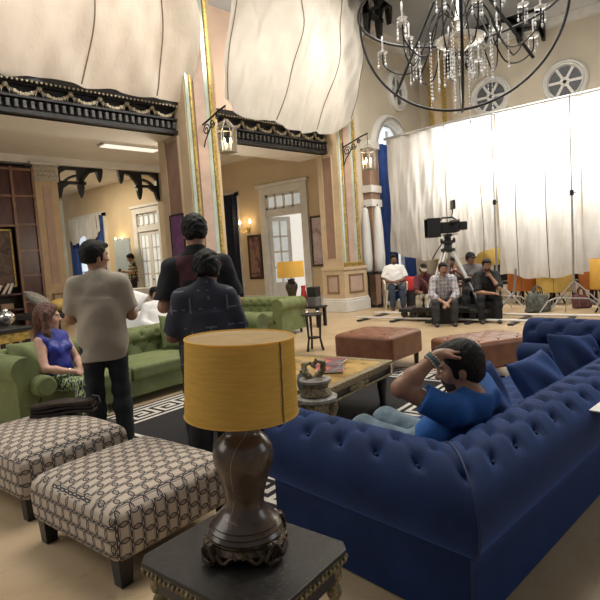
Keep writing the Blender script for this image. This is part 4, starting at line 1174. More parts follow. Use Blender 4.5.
def green_sofa(name, label, loc, rz, L, D, H, arms=(True, True), rows=.97):
    """faces local -y; x from 0..L, back at y = D"""
    rt = thing(name, label, 'sofa', loc, rz)
    c, r = (.12, H-.13), .13
    prof = profile_roll(c, r, .09, .03, .24, .40)
    rl = Roll(prof, -.06, .97, .24, .22, .030)
    pb = lambda u, d, z: (.03+(L-.06)*u, D-d, z)
    mb = MB(); rl.mesh(mb, int(L/.025), 0, L, pb, (True, True)); mb.build('back', 'green_velvet', rt, angle=70)
    add_buttons(rl, rl.buttons(.25, L-.25), 0, L, pb, rt, 'dark_green_velvet', .013)
    rla = Roll(prof, .42, .46, .3, .22, .0)
    for k, on in enumerate(arms):
        if not on: continue
        pa = (lambda u, d, z: (d, (D-.02)*(1-u), z)) if k == 0 else (lambda u, d, z: (L-d, (D-.02)*(1-u), z))
        ra = rla if L > 2 else rl
        mb = MB(); ra.mesh(mb, 40, 0, D, pa, (True, True)); mb.build('arm', 'green_velvet', rt, angle=70)
    n = 3 if L > 2.3 else 2; w = (L-.46)/n
    for i in range(n):
        MB().rbox((.23+w*(i+.5), (D-.2)/2, .345), (w-.008, D-.22, .17), .045, 12, lambda p, q: [p[0], p[1], p[2]+(.02*(1-q[0]**2)*(1-q[1]**2) if q[2] > 0 else 0)]).build('seat_cushion', 'green_velvet', rt)
    MB().b2((.05, .05, .09), (L-.05, D-.1, .275)).b2((.035, D-.34, .09), (L-.035, D-.04, .42)).build('base', 'green_velvet', rt, smooth=False, bevel=.01)
    for x in (.1, L-.1):
        for y in (.12, D-.12): MB().lathe([(.02, 0), (.03, .03), (.028, .1)], (x, y, 0), 10).build('leg', 'black_wood', rt)
    return rt
green_sofa('chesterfield_sofa', 'long green velvet sofa where the woman in blue sits', (1.98, 4.92, 0), 0, 3.5, 1.0, .76)
green_sofa('chesterfield_sofa', 'small green velvet tufted sofa beyond the coffee table, before the yellow lamp', (7.28, 8.32, 0), R(-84), 2.0, .9, .74)
bolster('green velvet bolster at the left arm of the long green sofa', 'green_velvet', (2.22, 4.93, .475), R(0), .30, .10)
pillow('throw_pillow', 'green velvet cushion behind the shoulder of the seated woman', 'green_velvet', (2.46, 5.62, .62), .42, .15, (R(70), 0, R(-10)), 'cushions on the long green sofa')
pillow('throw_pillow', 'light green cushion standing behind the beige shirt man', 'green_velvet', (4.30, 5.52, .64), .46, .15, (R(72), R(8), R(-4)), 'cushions on the long green sofa')
pillow('throw_pillow', 'dark green cushion, left of the dark pair by the white cloth', 'dark_green_velvet', (4.62, 5.50, .64), .46, .15, (R(74), R(25), R(-12)), 'cushions on the long green sofa')
pillow('throw_pillow', 'dark green cushion, right of the dark pair by the white cloth', 'dark_green_velvet', (4.98, 5.50, .66), .48, .15, (R(74), R(25), R(-12)), 'cushions on the long green sofa')

# ================================================================== coffee table, stand, leather stools
def coffee_table():
    x0, x1, y0, y1, z = 3.12, 4.41, 2.36, 3.62, .45
    cx, cy, w, d = (x0+x1)/2, (y0+y1)/2, x1-x0, y1-y0
    rt = thing('coffee_table', 'large square coffee table with gold leaf top and black legs on the rug', 'table', (cx, cy, 0), R(2))
    MB().b2((-w/2+.07, -d/2+.07, z-.03), (w/2-.07, d/2-.07, z)).build('table_top', 'gold_leaf_top', rt, smooth=False)
    fr = MB()
    for a, b in (((-w/2, -d/2), (w/2, -d/2+.075)), ((-w/2, d/2-.075), (w/2, d/2)), ((-w/2, -d/2+.07), (-w/2+.075, d/2-.07)), ((w/2-.075, -d/2+.07), (w/2, d/2-.07))): fr.b2((a[0], a[1], z-.035), (b[0], b[1], z+.006))
    fr.build('top_frame', 'carved_gold', rt, smooth=False, bevel=.008)
    ap = MB()
    for a, b in (((-w/2+.03, -d/2+.03), (w/2-.03, -d/2+.06)), ((-w/2+.03, d/2-.06), (w/2-.03, d/2-.03)), ((-w/2+.03, -d/2+.03), (-w/2+.06, d/2-.03)), ((w/2-.06, -d/2+.03), (w/2-.03, d/2-.03))): ap.b2((a[0], a[1], z-.13), (b[0], b[1], z-.03))
    ap.build('apron', 'black_wood', rt, smooth=False)
    tr = MB()
    for zz, o in ((z-.05, .022), (z-.125, .018)):
        for a, b in (((-w/2+o, -d/2+o, zz), (w/2-o, -d/2+o, zz)), ((w/2-o, -d/2+o, zz), (w/2-o, d/2-o, zz)), ((-w/2+o, -d/2+o, zz), (-w/2+o, d/2-o, zz)), ((-w/2+o, d/2-o, zz), (w/2-o, d/2-o, zz))): tr.tube([a, b], .013, 6)
    tr.build('apron_trim', 'carved_gold', rt)
    for sx in (-1, 1):
        for sy in (-1, 1):
            MB().lathe([(.028, 0), (.034, .02), (.028, .05), (.036, .12), (.048, .22), (.052, .28), (.040, .30), (.052, .33), (.052, z-.03)], (sx*(w/2-.09), sy*(d/2-.09), 0), 16).build('leg', 'black_wood', rt)
    MB().sphere((0, -d/2+.02, z-.09), (.09, .02, .04), 12, 8).sphere((-.12, -d/2+.02, z-.09), (.05, .015, .025), 10, 6).sphere((.12, -d/2+.02, z-.09), (.05, .015, .025), 10, 6).build('carved_rosette', 'carved_gold', rt)
    MB().rbox((w/2-.05, -d/2-.005, z-.07), (.07, .02, .10), .008, 4).build('corner_plate', 'silver', rt)
coffee_table()
for (x, y, r, L, m) in ((4.05, 2.86, 18, 'open magazine with red cover lying on the gold coffee table', 'magazine_print'), (3.86, 2.74, 32, 'pale magazine lying beneath the red one on the gold table', 'magazine_print')):
    i = 0 if r == 18 else 1
    rt = thing('magazine', L, 'magazine', (x, y, .4605+(.013 if i == 0 else 0)), R(r), 'magazines on the coffee table')
    MB().rbox((0, 0, .005), (.34, .26, .010), .004, 6).build('pages', 'paper', rt)
    MB().b2((-.168, -.128, .0102), (.168, .128, .0125)).build('cover', m, rt, smooth=False)
def gilded_stand():
    rt = thing('carved_stand', 'ornate gilded stand with grey tiers beside the near yellow lampshade', 'stand', (2.95, 2.23, 0))
    b = MB()
    for k in range(4):
        a = PI/4+PI*k/2; ca, sa = math.cos(a), math.sin(a)
        b.tube([(.10*ca, .10*sa, 0), (.055*ca, .055*sa, .12), (.07*ca, .07*sa, .25), (.115*ca, .115*sa, .40), (.12*ca, .12*sa, .46)], [.035, .028, .034, .045, .03], 8)
    b.build('cabriole_legs', 'carved_gold', rt)
    MB().lathe([(.02, .05), (.05, .12), (.075, .3), (.10, .44), (.03, .46)], n=20).build('pedestal', 'carved_gold', rt)
    MB().lathe([(.03, .455), (.15, .465), (.155, .49), (.14, .50), (.03, .50)], n=28).build('lower_tier', 'grey_stone', rt)
    MB().lathe([(.03, .50), (.12, .51), (.09, .56), (.10, .59), (.03, .59)], n=24).build('drum', 'carved_gold', rt)
    MB().lathe([(.03, .59), (.115, .60), (.118, .62), (.03, .63)], n=24).build('upper_tier', 'grey_stone', rt)
    s = MB()
    s.tube([(.02, 0, .62), (.06, -.03, .68), (.045, -.05, .74), (-.01, -.03, .76), (-.02, .0, .72), (.01, .0, .70)], [.03, .026, .022, .02, .016, .01], 8)
    s.tube([(-.02, .02, .62), (-.05, .05, .67), (-.02, .08, .72), (.03, .06, .73), (.03, .04, .70)], [.03, .026, .022, .016, .01], 8)
    s.build('scroll', 'carved_gold', rt)
    g = thing('glass_jar', 'grey glass jar on top of the gilded stand', 'jar', (2.99, 2.36, .50))
    MB().lathe([(.03, .012), (.05, .02), (.062, .08), (.05, .13), (.03, .15), (.04, .17), (.0, .17)], n=18).build('jar_body', 'glass_grey', g)
gilded_stand()
def leather_stool(label, cx, cy, rz, w, d, top):
    rt = thing('leather_ottoman', label, 'ottoman', (cx, cy, 0), rz, 'brown leather ottomans')
    foot = .15; h = top-foot
    def fn(p, q):
        p = list(p)
        if q[2] > .9: p[2] += .03*(1-q[0]**4)*(1-q[1]**4)-.020*tuft(p[0]/.26*2+1, p[1]/.26*2+1, 1.0)*(1-abs(q[0])**6)*(1-abs(q[1])**6)
        return p
    MB().rbox((0, 0, foot+h/2), (w, d, h), .04, 40, fn).build('cushion', 'tan_leather', rt)
    for i in range(-3, 4):
        for j in range(-3, 4):
            if (i+j) % 2 == 0 and abs(i*.13) < w/2-.08 and abs(j*.13) < d/2-.08: MB().sphere((i*.13, j*.13, top+.008), .013, 8, 5).build('button', 'tan_leather', rt)
    for sx in (-1, 1):
        for sy in (-1, 1):
            x, y = sx*(w/2-.07), sy*(d/2-.07)
            MB().tube([(x, y, 0), (x, y, foot+.02)], [.03, .042], 4).build('leg', 'black_wood', rt, smooth=False)
leather_stool('brown tufted leather ottoman behind the coffee table, left of the pair', 5.98, 3.42, R(-3), .80, .88, .46)
leather_stool('brown tufted leather ottoman behind the hands of the blue shirt man', 5.95, 2.02, R(-33), .98, .70, .45)

# ================================================================== round black table, far lamp behind green sofa
def round_table():
    rt = thing('side_table', 'small round black side table at the arm of the small green sofa', 'table', (6.62, 4.98, 0))
    MB().lathe([(.02, .57), (.17, .575), (.18, .59), (.17, .605), (.0, .605)], n=28).build('table_top', 'black_wood', rt)
    for k in range(3):
        a = 2*PI*k/3+.9
        MB().tube([(.15*math.cos(a), .15*math.sin(a), 0), (.11*math.cos(a), .11*math.sin(a), .2), (.13*math.cos(a), .13*math.sin(a), .58)], [.022, .016, .022], 8).build('leg', 'black_wood', rt)
    MB().lathe([(.0, .2), (.10, .2), (.10, .22), (.0, .22)], n=20).build('lower_shelf', 'black_wood', rt)
round_table()
for i in range(2):
    o = MB().sphere((0, 0, .02), (.04, .03, .018), 10, 6).build('ashtray' if i else 'trinket_dish', 'silver', loc=((6.575, 5.05, .606) if i == 0 else (6.68, 4.91, .606)))
    props(o, ('small silver dish on the left of the round black table', 'small silver dish on the right of the round black table')[i], 'dish')
def sofa_table():
    rt = thing('console_table', 'dark console table behind the small green sofa carrying a yellow lamp', 'table', (8.9, 7.35, 0), R(-84))
    MB().b2((-.9, -.2, .41), (.9, .2, .45)).build('table_top', 'black_wood', rt, smooth=False, bevel=.008)
    for sx in (-1, 1):
        for sy in (-1, 1): MB().b2((sx*.84-.03, sy*.15-.03, 0), (sx*.84+.03, sy*.15+.03, .41)).build('leg', 'black_wood', rt, smooth=False)
sofa_table()
vase_lamp('yellow shaded lamp with dark vase base behind the small green sofa', (8.83, 7.16, .45), 1.36, 'yellow_shade', False, body='brown_marble', shade_r=.225)
props(MB().lathe([(.05, 0), (.07, .15), (.06, .3), (.045, .38), (.055, .46), (.0, .46)], n=16).build('red_vase', 'red_cloth', loc=(8.86, 6.86, .45)), 'red vase beside the yellow lamp behind the small green sofa', 'vase')
for i, (z, m) in enumerate(((.45, 'book_grey'), (.662, 'black_plastic'))):
    o = MB().b2((-.13, -.10, 0), (.13, .10, .21)).build('storage_box', m, smooth=False, bevel=.006, loc=(8.92, 6.63, z), rotz=R(6+4*i))
    props(o, ('grey box at the bottom of the pair beside the red vase', 'black box on top of the pair beside the red vase')[i], 'box', 'boxes beside the red vase')

# ================================================================== left console with bowl, pillow, gold cushion
def console():
    rt = thing('console_table', 'long black and gold console table behind the woman at left', 'table', (2.9, 7.85, 0), R(8))
    MB().b2((-1.6, -.35, .74), (.45, .35, .80)).build('table_top', 'black_wood', rt, smooth=False, bevel=.012)
    MB().b2((-1.55, -.32, .60), (.42, .32, .74)).build('apron', 'gold', rt, smooth=False, bevel=.02)
    for x in (-1.5, .38):
        for y in (-.28, .28): MB().b2((x-.04, y-.04, 0), (x+.04, y+.04, .62)).build('leg', 'black_wood', rt, smooth=False)
console()
b = thing('silver_bowl', 'round silver bowl on the black console table at left edge', 'bowl', (3.26, 8.10, .80))
MB().lathe([(.05, 0), (.055, .015), (.11, .06), (.13, .12), (.115, .17), (.07, .20), (.075, .21), (.0, .215)], n=24).build('body', 'silver', b); MB().sphere((0, 0, .225), (.045, .045, .03), 10, 6).build('lid_knob', 'silver', b)
pillow('throw_pillow', 'grey patterned pillow lying behind the console table near the bookcase', 'pillow_grey', (4.62, 9.85, 1.0), .56, .2, (R(40), R(15), R(35)))
props(MB().sphere((0, 0, .12), (.24, .2, .14), 18, 10).build('gold_cushion', 'gold_cushion', loc=(4.78, 9.4, .80)), 'round golden cushion behind the head of the seated woman', 'cushion')
bench = thing('bench', 'low dark bench before the bookcase carrying two cushions', 'bench', (4.7, 9.7, 0)); MB().b2((-.5, -.7, .72), (.5, .7, .80)).build('seat', 'black_wood', bench, smooth=False)
for x in (-.42, .42):
    for y in (-.6, .6): MB().b2((x-.04, y-.04, 0), (x+.04, y+.04, .72)).build('leg', 'black_wood', bench, smooth=False)

# ================================================================== people
V3 = lambda *a: np.array(a, float)
def nrm(v): v = np.array(v, float); return v/(np.linalg.norm(v)+1e-9)
def lerp(a, b, t): return np.array(a, float)*(1-t)+np.array(b, float)*t
def rotm(yaw, pitch=0, roll=0):
    """columns = local axes (fwd, left, up); pitch>0 looks down"""
    return np.array((Matrix.Rotation(yaw, 3, 'Z') @ Matrix.Rotation(pitch, 3, 'Y') @ Matrix.Rotation(roll, 3, 'X')))
def axes(up, lat):
    up = nrm(up); f = nrm(np.cross(lat, up)); l = np.cross(up, f); return np.stack([f, l, up], 1)
def hand_prims(w, d, n, thumb, curl, s=1.0, fr=.0085, spread=.2):
    """w wrist, d finger direction, n back-of-hand normal, thumb lateral sign relative to cross(n,d)"""
    d = nrm(d); n = nrm(n-d*np.dot(n, d)); lat = np.cross(n, d)
    out = [ell(w+d*.048*s, (.052*s, .041*s, .017*s), .012, np.stack([d, lat, n], 1), tag='hand'), cap(w-d*.02*s, w+d*.03*s, .024*s, .026*s, .02, tag='hand')]
    for i, (o, L) in enumerate(((-.030, .062), (-.010, .078), (.011, .084), (.031, .072))):
        o = o*thumb; b = w+d*.082*s+lat*o*s
        dd = nrm(d+lat*o*spread*8); c1, c2, c3 = curl*.6, curl*1.5, curl*2.3
        p = b; ls = (.42, .33, .25)
        for c, l, r0, r1 in ((c1, ls[0], 1, .95), (c2, ls[1], .95, .88), (c3, ls[2], .88, .72)):
            q = p+(dd*math.cos(c)-n*math.sin(c))*L*l*s; out.append(cap(p, q, fr*r0*s, fr*r1*s, .004, tag='hand')); p = q
    b = w+d*.028*s+lat*.030*s*thumb
    t1 = b+nrm(d*.7+lat*thumb*.75-n*.25)*.042*s; t2 = t1+nrm(d*.95+lat*thumb*.25-n*.3)*.032*s
    out += [cap(b, t1, fr*1.5*s, fr*1.2*s, .012, tag='hand'), cap(t1, t2, fr*1.15*s, fr*.9*s, .004, tag='hand')]
    return out
def pose_stand(H=1.72):
    k = H/1.72
    J = dict(pelvis=(0, 0, .95), chest=(.0, 0, 1.26), neck=(-.01, 0, 1.455), head=(.015, 0, 1.605), sl=(-.01, .180, 1.375), sr=(-.01, -.180, 1.375), el=(-.02, .25, 1.12), er=(-.02, -.25, 1.12), wl=(.06, .25, .88), wr=(.06, -.25, .88), hl=(0, .09, .92), hr=(0, -.09, .92), kl=(.02, .10, .50), kr=(.02, -.10, .50), al=(-.02, .11, .09), ar=(-.02, -.11, .09))
    return {a: np.array(b, float)*k for a, b in J.items()}
def pose_sit(seat=.44, lean=.0, spread=.14, shin=.42, thigh=.42, back=.0):
    z = seat+.085; up = V3(math.sin(lean), 0, math.cos(lean))
    P = V3(0, 0, z); J = dict(pelvis=P, chest=P+up*.31, neck=P+up*.50, head=P+up*.645+V3(.02, 0, 0))
    sh = P+up*.43
    J.update(sl=sh+V3(0, .18, 0), sr=sh-V3(0, .18, 0), hl=P+V3(.02, .085, -.02), hr=P+V3(.02, -.085, -.02), kl=V3(thigh, spread, seat+.06), kr=V3(thigh, -spread, seat+.06), al=V3(thigh+.03, spread, .09), ar=V3(thigh+.03, -spread, .09))
    J.update(el=J['sl']+V3(.10, .07, -.25), er=J['sr']+V3(.10, -.07, -.25)); J.update(wl=V3(thigh-.06, spread*.6, seat+.15), wr=V3(thigh-.06, -spread*.6, seat+.15))
    return J
def person(label, J, loc, rotz, O, h=.010, s=1.0, head=(0, 0, 0), fem=False, group=None):
    """O: dict(skin, hair, shirt, pants, shoe, sleeve, hem, ...)"""
    root = thing('person', label, 'person', loc, rotz, group); root.scale = (s, s, s)
    J = {k: np.array(v, float) for k, v in J.items()}
    g = .93 if fem else 1.0
    P, Cc, N, Hd = J['pelvis'], J['chest'], J['neck'], J['head']
    SL, SR = J['sl'], J['sr']; lat = nrm(SL-SR); T = axes(Cc-P, lat); hw = np.linalg.norm(SL-SR)/2
    HR = rotm(*head); fw, lf, up = HR[:, 0], HR[:, 1], HR[:, 2]
    hs = O.get('hs', 1.0)
    def hp(x, y, z): return Hd+(fw*x+lf*y+up*z)*hs
    bt = O.get('belly', 1.0)
    torso = [ell(Cc, (.112*g, hw*.86, .20), .06, T), ell(lerp(P, Cc, .45)+T[:, 0]*.012*bt, (.105*g*bt, .142*g*bt, .18), .06, T), ell(P, (.112*g, .160*g, .125), .05, axes(V3(0, 0, 1), nrm(J['hl']-J['hr']))),
             cap(SL-lat*.025-T[:, 2]*.012, SR+lat*.025-T[:, 2]*.012, .052*g, .052*g, .06), cap(lerp(N, SL, .10)+T[:, 2]*.0, SL-lat*.03, .050, .044, .05), cap(lerp(N, SR, .10), SR+lat*.03, .050, .044, .05)]
    if fem: torso += [ell(Cc+T[:, 0]*.085+lat*q*.075-T[:, 2]*.0, (.058, .065, .06), .04, T) for q in (-1, 1)]
    def arm(S, E, Wp, infl=0): return [cap(S, E, .054*g, .043*g, .05), cap(E, lerp(E, Wp, .35), .041*g, .042*g, .03), cap(lerp(E, Wp, .35), Wp, .042*g, .027*g, .03)]
    def leg(Hp, K, A): return [cap(Hp, K, .086*g, .058*g, .05), cap(K, lerp(K, A, .35), .056*g, .056*g, .04), cap(lerp(K, A, .35), A, .056*g, .036*g, .04)]
    def foot(K, A, infl=0):
        dirn = O.get('footdir'); d = nrm((dirn if dirn is not None else V3(1, 0, 0))); d = np.array(d, float)
        return [cap(A+V3(0, 0, -.045)-d*.035, A+V3(0, 0, -.055)+d*.13, .036, .028, .03), cap(A, A+V3(0, 0, -.04), .038, .036, .03), cap(A+V3(0, 0, -.055)+d*.10, A+V3(0, 0, -.06)+d*.165, .030, .022, .02)]
    neckp = [cap(N-up*.02, Hd-up*.05*hs-fw*.012*hs, .056*g, .052*g, .035)]
    hd = [ell(hp(-.012, 0, .028), (.098*hs, .076*hs, .095*hs), .03, HR), ell(hp(.022, 0, -.05), (.066*hs, .057*hs, .072*hs), .04, HR), ell(hp(.048, 0, -.092), (.030*hs, .030*hs, .022*hs), .03, HR),
          cap(hp(.083, 0, .022), hp(.108, 0, -.022), .009*hs, .0135*hs, .014), ell(hp(.096, .013, -.024), (.011*hs, .009*hs, .008*hs), .008, HR), ell(hp(.096, -.013, -.024), (.011*hs, .009*hs, .008*hs), .008, HR),
          ell(hp(.078, 0, .034), (.016*hs, .052*hs, .010*hs), .02, HR), ell(hp(.084, 0, -.052), (.010*hs, .024*hs, .006*hs), .01, HR), ell(hp(.082, 0, -.063), (.010*hs, .020*hs, .007*hs), .01, HR),
          ell(hp(.058, .040, -.02), (.022*hs, .022*hs, .02*hs), .03, HR), ell(hp(.058, -.040, -.02), (.022*hs, .022*hs, .02*hs), .03, HR)]
    for q in (-1, 1):
        hd += [ell(hp(-.012, q*.078, -.008), (.020*hs, .009*hs, .033*hs), .008, HR), ell(hp(-.006, q*.074, -.03), (.012*hs, .009*hs, .014*hs), .01, HR)]
    hands = []
    for side, sg in (('l', 1), ('r', -1)):
        q = O.get('hand_'+side)
        E, Wp = J['e'+side], J['w'+side]
        d = nrm(Wp-E) if not q or q.get('d') is None else np.array(q['d'], float)
        n = np.array(q['n'], float) if q and q.get('n') is not None else nrm(np.cross(np.cross(d, V3(0, 0, 1)), d)+V3(.01, sg*.4, .3))
        hands += hand_prims(Wp, d, n, (q or {}).get('thumb', -sg if False else 1), (q or {}).get('curl', .35), 1.0 if not fem else .92, O.get('fr', .009))
    allp = np.array(list(J.values())); lo = allp.min(0)-.30; hi = allp.max(0)+.30; lo[2] = max(lo[2], -.05) if O.get('floor', True) else lo[2]; hi = np.maximum(hi, Hd+.24)
    arms = arm(SL, J['el'], J['wl'])+arm(SR, J['er'], J['wr']); legs = leg(J['hl'], J['kl'], J['al'])+leg(J['hr'], J['kr'], J['ar'])
    feet = foot(J['kl'], J['al'])+foot(J['kr'], J['ar'])
    S = SDF(lo, hi, h)
    for p in torso: S.put(p, -.008)
    for p in legs+feet: S.put(p, -.006)
    for p in arms+neckp+hd+hands: S.put(p)
    S.build('body', O.get('skin', 'skin'), root)
    def garment(name, m, prims, infl, clips=(), wob=.0025, parent=root, freq=26, smooth=2):
        pts = np.concatenate([np.array([p['a'], p['b']]) if p['t'] == 'cap' else np.array([p['c']]) for p in prims]); rr = .22
        G = SDF(pts.min(0)-rr, pts.max(0)+rr, h)
        for p in prims: G.put(p, infl)
        if wob: G.wob(wob, freq, len(label))
        for c in clips: G.clipall(*c)
        return G.build(name, m, parent, smooth=smooth)
    # trousers
    if O.get('pants'):
        lg = []
        for (Hp, K, A) in ((J['hl'], J['kl'], J['al']), (J['hr'], J['kr'], J['ar'])):
            e = A+nrm(K-A)*-.01; lo_ = [(e, nrm(A-K))]
            w = O.get('pw', 1.0)
            q = leg(Hp, K, A)+[cap(lerp(K, A, .3), A-nrm(K-A)*.03, .060*w, .050*w, .03)]
            for p in q: p['clip'] = lo_
            lg += q
        tp = [dict(p) for p in torso[1:3]]
        tp[0]['clip'] = [(lerp(P, Cc, .25), T[:, 2])]
        garment('trousers', O['pants'], lg+tp, .012, wob=.003)
    if O.get('shoe'):
        for K_, A_ in ((J['kl'], J['al']), (J['kr'], J['ar'])): garment('shoe', O['shoe'], foot(K_, A_), .008, wob=0)
    # shirt
    if O.get('shirt'):
        pr = [dict(p) for p in torso]; hem = O.get('hem', -.06); hp_ = P+T[:, 2]*hem
        pr.append(cap(P+T[:, 2]*hem, lerp(P, Cc, .6), .001, .001, .02))
        pr.append(ell(lerp(P, Cc, .12), (.116*g*O.get('loose', 1), .162*g*O.get('loose', 1), .62), .05, T)); cpt = (lerp(P, Cc, 1.0), T[:, 2]); ncp = len(pr)-1
        for p in pr: p['clip'] = [(hp_, -T[:, 2])]
        pr[ncp]['clip'] = [(hp_, -T[:, 2]), cpt]
        for (Sx, E, Wp) in ((SL, J['el'], J['wl']), (SR, J['er'], J['wr'])):
            f = O.get('sleeve', .62)
            if f <= 0: continue
            if f <= 1: e = lerp(Sx, E, f); dn = nrm(E-Sx); q = [cap(Sx, lerp(Sx, E, min(1, f+.1)), .060*g, .060*g*O.get('sw', 1.0), .05, [(e, dn)])]
            else: e = lerp(E, Wp, f-1); dn = nrm(Wp-E); q = [cap(Sx, E, .058*g, .048*g, .05), cap(E, lerp(E, Wp, min(1.0, f-1+.1)), .048*g, .040*g, .03, [(e, dn)])]
            pr += q
        ncl = N+(up*0+T[:, 2])*.012*1
        garment('shirt', O['shirt'], pr, O.get('infl', .014), [(ncl+T[:, 2]*O.get('neck', .035), T[:, 2]*.95+T[:, 0]*O.get('vneck', .30))] if True else (), O.get('wob', .004), freq=O.get('freq', 24))
    if O.get('vest'):
        pr = [dict(p) for p in torso]; hp_ = P+T[:, 2]*O.get('hem', -.06)
        pr.append(ell(lerp(P, Cc, .12), (.122*g, .172*g, .20), .05, T))
        cl = [(hp_, -T[:, 2]), (SL+lat*.012, lat*1.0), (SR-lat*.012, -lat*1.0), (N+T[:, 2]*.0, T[:, 2])]
        garment('vest', O['vest'], pr, .024, cl, .004)
        garment('vest_collar', 'black_cloth', [cap(N-up*.03, N+up*.07, .068, .064, .01, [(N+up*.068, up)])], .012, (), .001)
    if O.get('collar'):
        garment('shirt_collar', O['collar'], [cap(N-up*.03, N+up*.04, .064, .058, .01, [(N+up*.028, up*.9+fw*.5)])], .010, (), .001)
    # hair
    hm = O.get('hair')
    if hm:
        th = O.get('hth', .014); front = O.get('front', .062)
        hr = [ell(hp(-.020, 0, .040), ((.098+th)*hs, (.077+th)*hs, (.090+th)*hs), .02, HR, [(hp(front, 0, .075), fw*.95-up*.55), (hp(0, 0, O.get('nape', -.055)), -up*.9+fw*.45)]),
              ell(hp(-.048, 0, -.01), ((.066+th*.6)*hs, (.066+th*.5)*hs, .085*hs), .02, HR, [(hp(-.020, 0, 0), fw), (hp(0, 0, O.get('nape', -.075)), -up)]),
              ell(hp(.012, 0, .098), (.072*hs, .062*hs, .032*hs), .02, HR)]
        for q in (-1, 1): hr.append(ell(hp(.018, q*.070, .0), (.016*hs, .010*hs, .040*hs), .012, HR))
        if O.get('quiff'): hr += [ell(hp(.060, 0, .098), (.045*hs, .055*hs, .026*hs), .02, HR)]
        for x in O.get('hair_extra', []): hr.append(cap(hp(*x[0]), hp(*x[1]), x[2], x[3], .03))
        G = SDF(Hd-.34, Hd+.26, max(.006, h*.75))
        for p in hr: G.put(p)
        G.wob(O.get('hwob', .0018), 75, 3); G.build('hair', hm, root, smooth=1)
    if O.get('beard'):
        br = [ell(hp(.026, 0, -.06), (.068*hs, .060*hs, .066*hs), .01, HR, [(hp(.0, 0, -.045), up*.9-fw*.30), (hp(.088, 0, -.0), fw)]), ell(hp(.086, 0, -.044), (.012*hs, .028*hs, .007*hs), .01, HR)]
        G = SDF(Hd-.2, Hd+.2, max(.006, h*.75))
        for p in br: G.put(p)
        G.wob(.001, 90, 2); G.build('beard', O['beard'] if isinstance(O['beard'], str) else 'stubble', root, smooth=1)
    if O.get('moustache'):
        mb = MB(); mb.tube([hp(.088, y, -.044-.35*abs(y)*.4) for y in (-.032, -.018, 0, .018, .032)], [.004, .009, .009, .009, .004], 6); mb.build('moustache', 'hair_black', root)
    if O.get('face', True):
        for q in (-1, 1):
            MB().sphere(hp(.079, q*.031, .008), (.009*hs, .012*hs, .0065*hs), 10, 8).build('eye', 'eye_white', root)
            MB().sphere(hp(.0875, q*.031, .008), .0055*hs, 8, 6).build('iris', 'eye_dark', root)
            MB().tube([hp(.088, q*.014, .028), hp(.089, q*.030, .034), hp(.078, q*.050, .028)], [.004*hs, .0045*hs, .002*hs], 6).build('eyebrow', 'hair_black', root)
        MB().tube([hp(.086, -.022, -.057), hp(.0935, -.009, -.0545), hp(.0945, 0, -.056), hp(.0935, .009, -.0545), hp(.086, .022, -.057)], [.002, .0045, .0045, .0045, .002], 6).build('mouth', 'lip', root)
    if O.get('cap'):
        cm = O['cap']; cr = [ell(hp(-.012, 0, .040), (.112*hs, .092*hs, .100*hs), .01, HR, [(hp(0, 0, .045), -up)]), ell(hp(.10, 0, .050), (.075*hs, .070*hs, .010*hs), .02, HR)]
        G = SDF(Hd-.25, Hd+.25, max(.006, h*.7))
        for p in cr: G.put(p)
        G.build('cap', cm, root, smooth=1)
    return root, hp
HEAD = lambda px: px
# --- man in beige tee, seen from behind, head turned right
J = pose_stand(1.74)
J.update(el=V3(.06, .24, 1.125), er=V3(.04, -.24, 1.12), wl=V3(.27, .14, 1.16), wr=V3(.28, -.14, 1.16), sl=V3(-.01, .168, 1.395), sr=V3(-.01, -.168, 1.395))
person('man in beige T-shirt and dark jeans standing with his back turned, head turned right', J, (2.32, 3.93, 0), R(56),
       dict(skin='skin_tan', hair='hair_black', shirt='beige_tee', pants='dark_jeans', shoe='shoe_dark', hem=-.19, loose=1.08, sleeve=.80, sw=1.12, infl=.018, wob=.006, freq=15, nape=-.055, hth=.016, quiff=True), .009, 1.0, (R(-62), R(4), 0))
def paper(label, loc, rot, w=.21, hgt=.297):
    o = MB().grid(7, 7, lambda u, v: ((u-.5)*w, (v-.5)*hgt, .02*math.sin(u*PI))).build('paper_sheet', 'paper', solid=.001); o.location = loc; o.rotation_euler = rot
    return props(o, label, 'paper')
paper('white script sheet held by the man in the beige T-shirt', (2.61, 4.00, 1.25), (R(28), R(-38), R(20)), .24, .32)
# --- man in maroon vest over black polo
J = pose_stand(1.87)
J.update(el=V3(-.03, .275, 1.20), er=V3(-.01, -.275, 1.19), wl=V3(.22, .14, 1.16), wr=V3(.22, -.12, 1.16))
person('tall man in maroon vest over black polo standing with his back turned', J, (2.66, 3.08, 0), R(50),
       dict(skin='skin_tan', hair='hair_black', shirt='black_cloth', vest='maroon_vest', pants='dark_jeans', shoe='shoe_dark', hem=-.10, sleeve=.85, sw=1.12, infl=.016, hth=.023, nape=-.05, hwob=.0045, collar='black_cloth', loose=1.05), .009, 1.0, (R(8), R(12), 0))
# --- man in dark checked shirt in front of him
J = pose_stand(1.59); J['head'] = J['head']+V3(.04, -.035, -.03); J['neck'] = J['neck']+V3(.02, -.015, 0); J['sl'] = J['sl']-V3(0, .018, 0); J['sr'] = J['sr']+V3(0, .018, 0)
J.update(el=V3(.03, .235, 1.02), er=V3(.03, -.235, 1.02), wl=V3(.24, .13, 1.03), wr=V3(.24, -.12, 1.03))
person('man in dark navy checked shirt standing behind the yellow lampshade, back turned', J, (2.395, 2.725, 0), R(52),
       dict(skin='skin_dark', hair='hair_black', shirt='navy_check_cloth', pants='black_cloth', shoe='shoe_dark', hem=-.17, loose=1.04, sleeve=.95, sw=1.06, infl=.015, wob=.006, freq=16, hth=.024, nape=-.05, hwob=.0045, collar='navy_check_cloth'), .009, 1.0, (R(-4), R(20), 0))
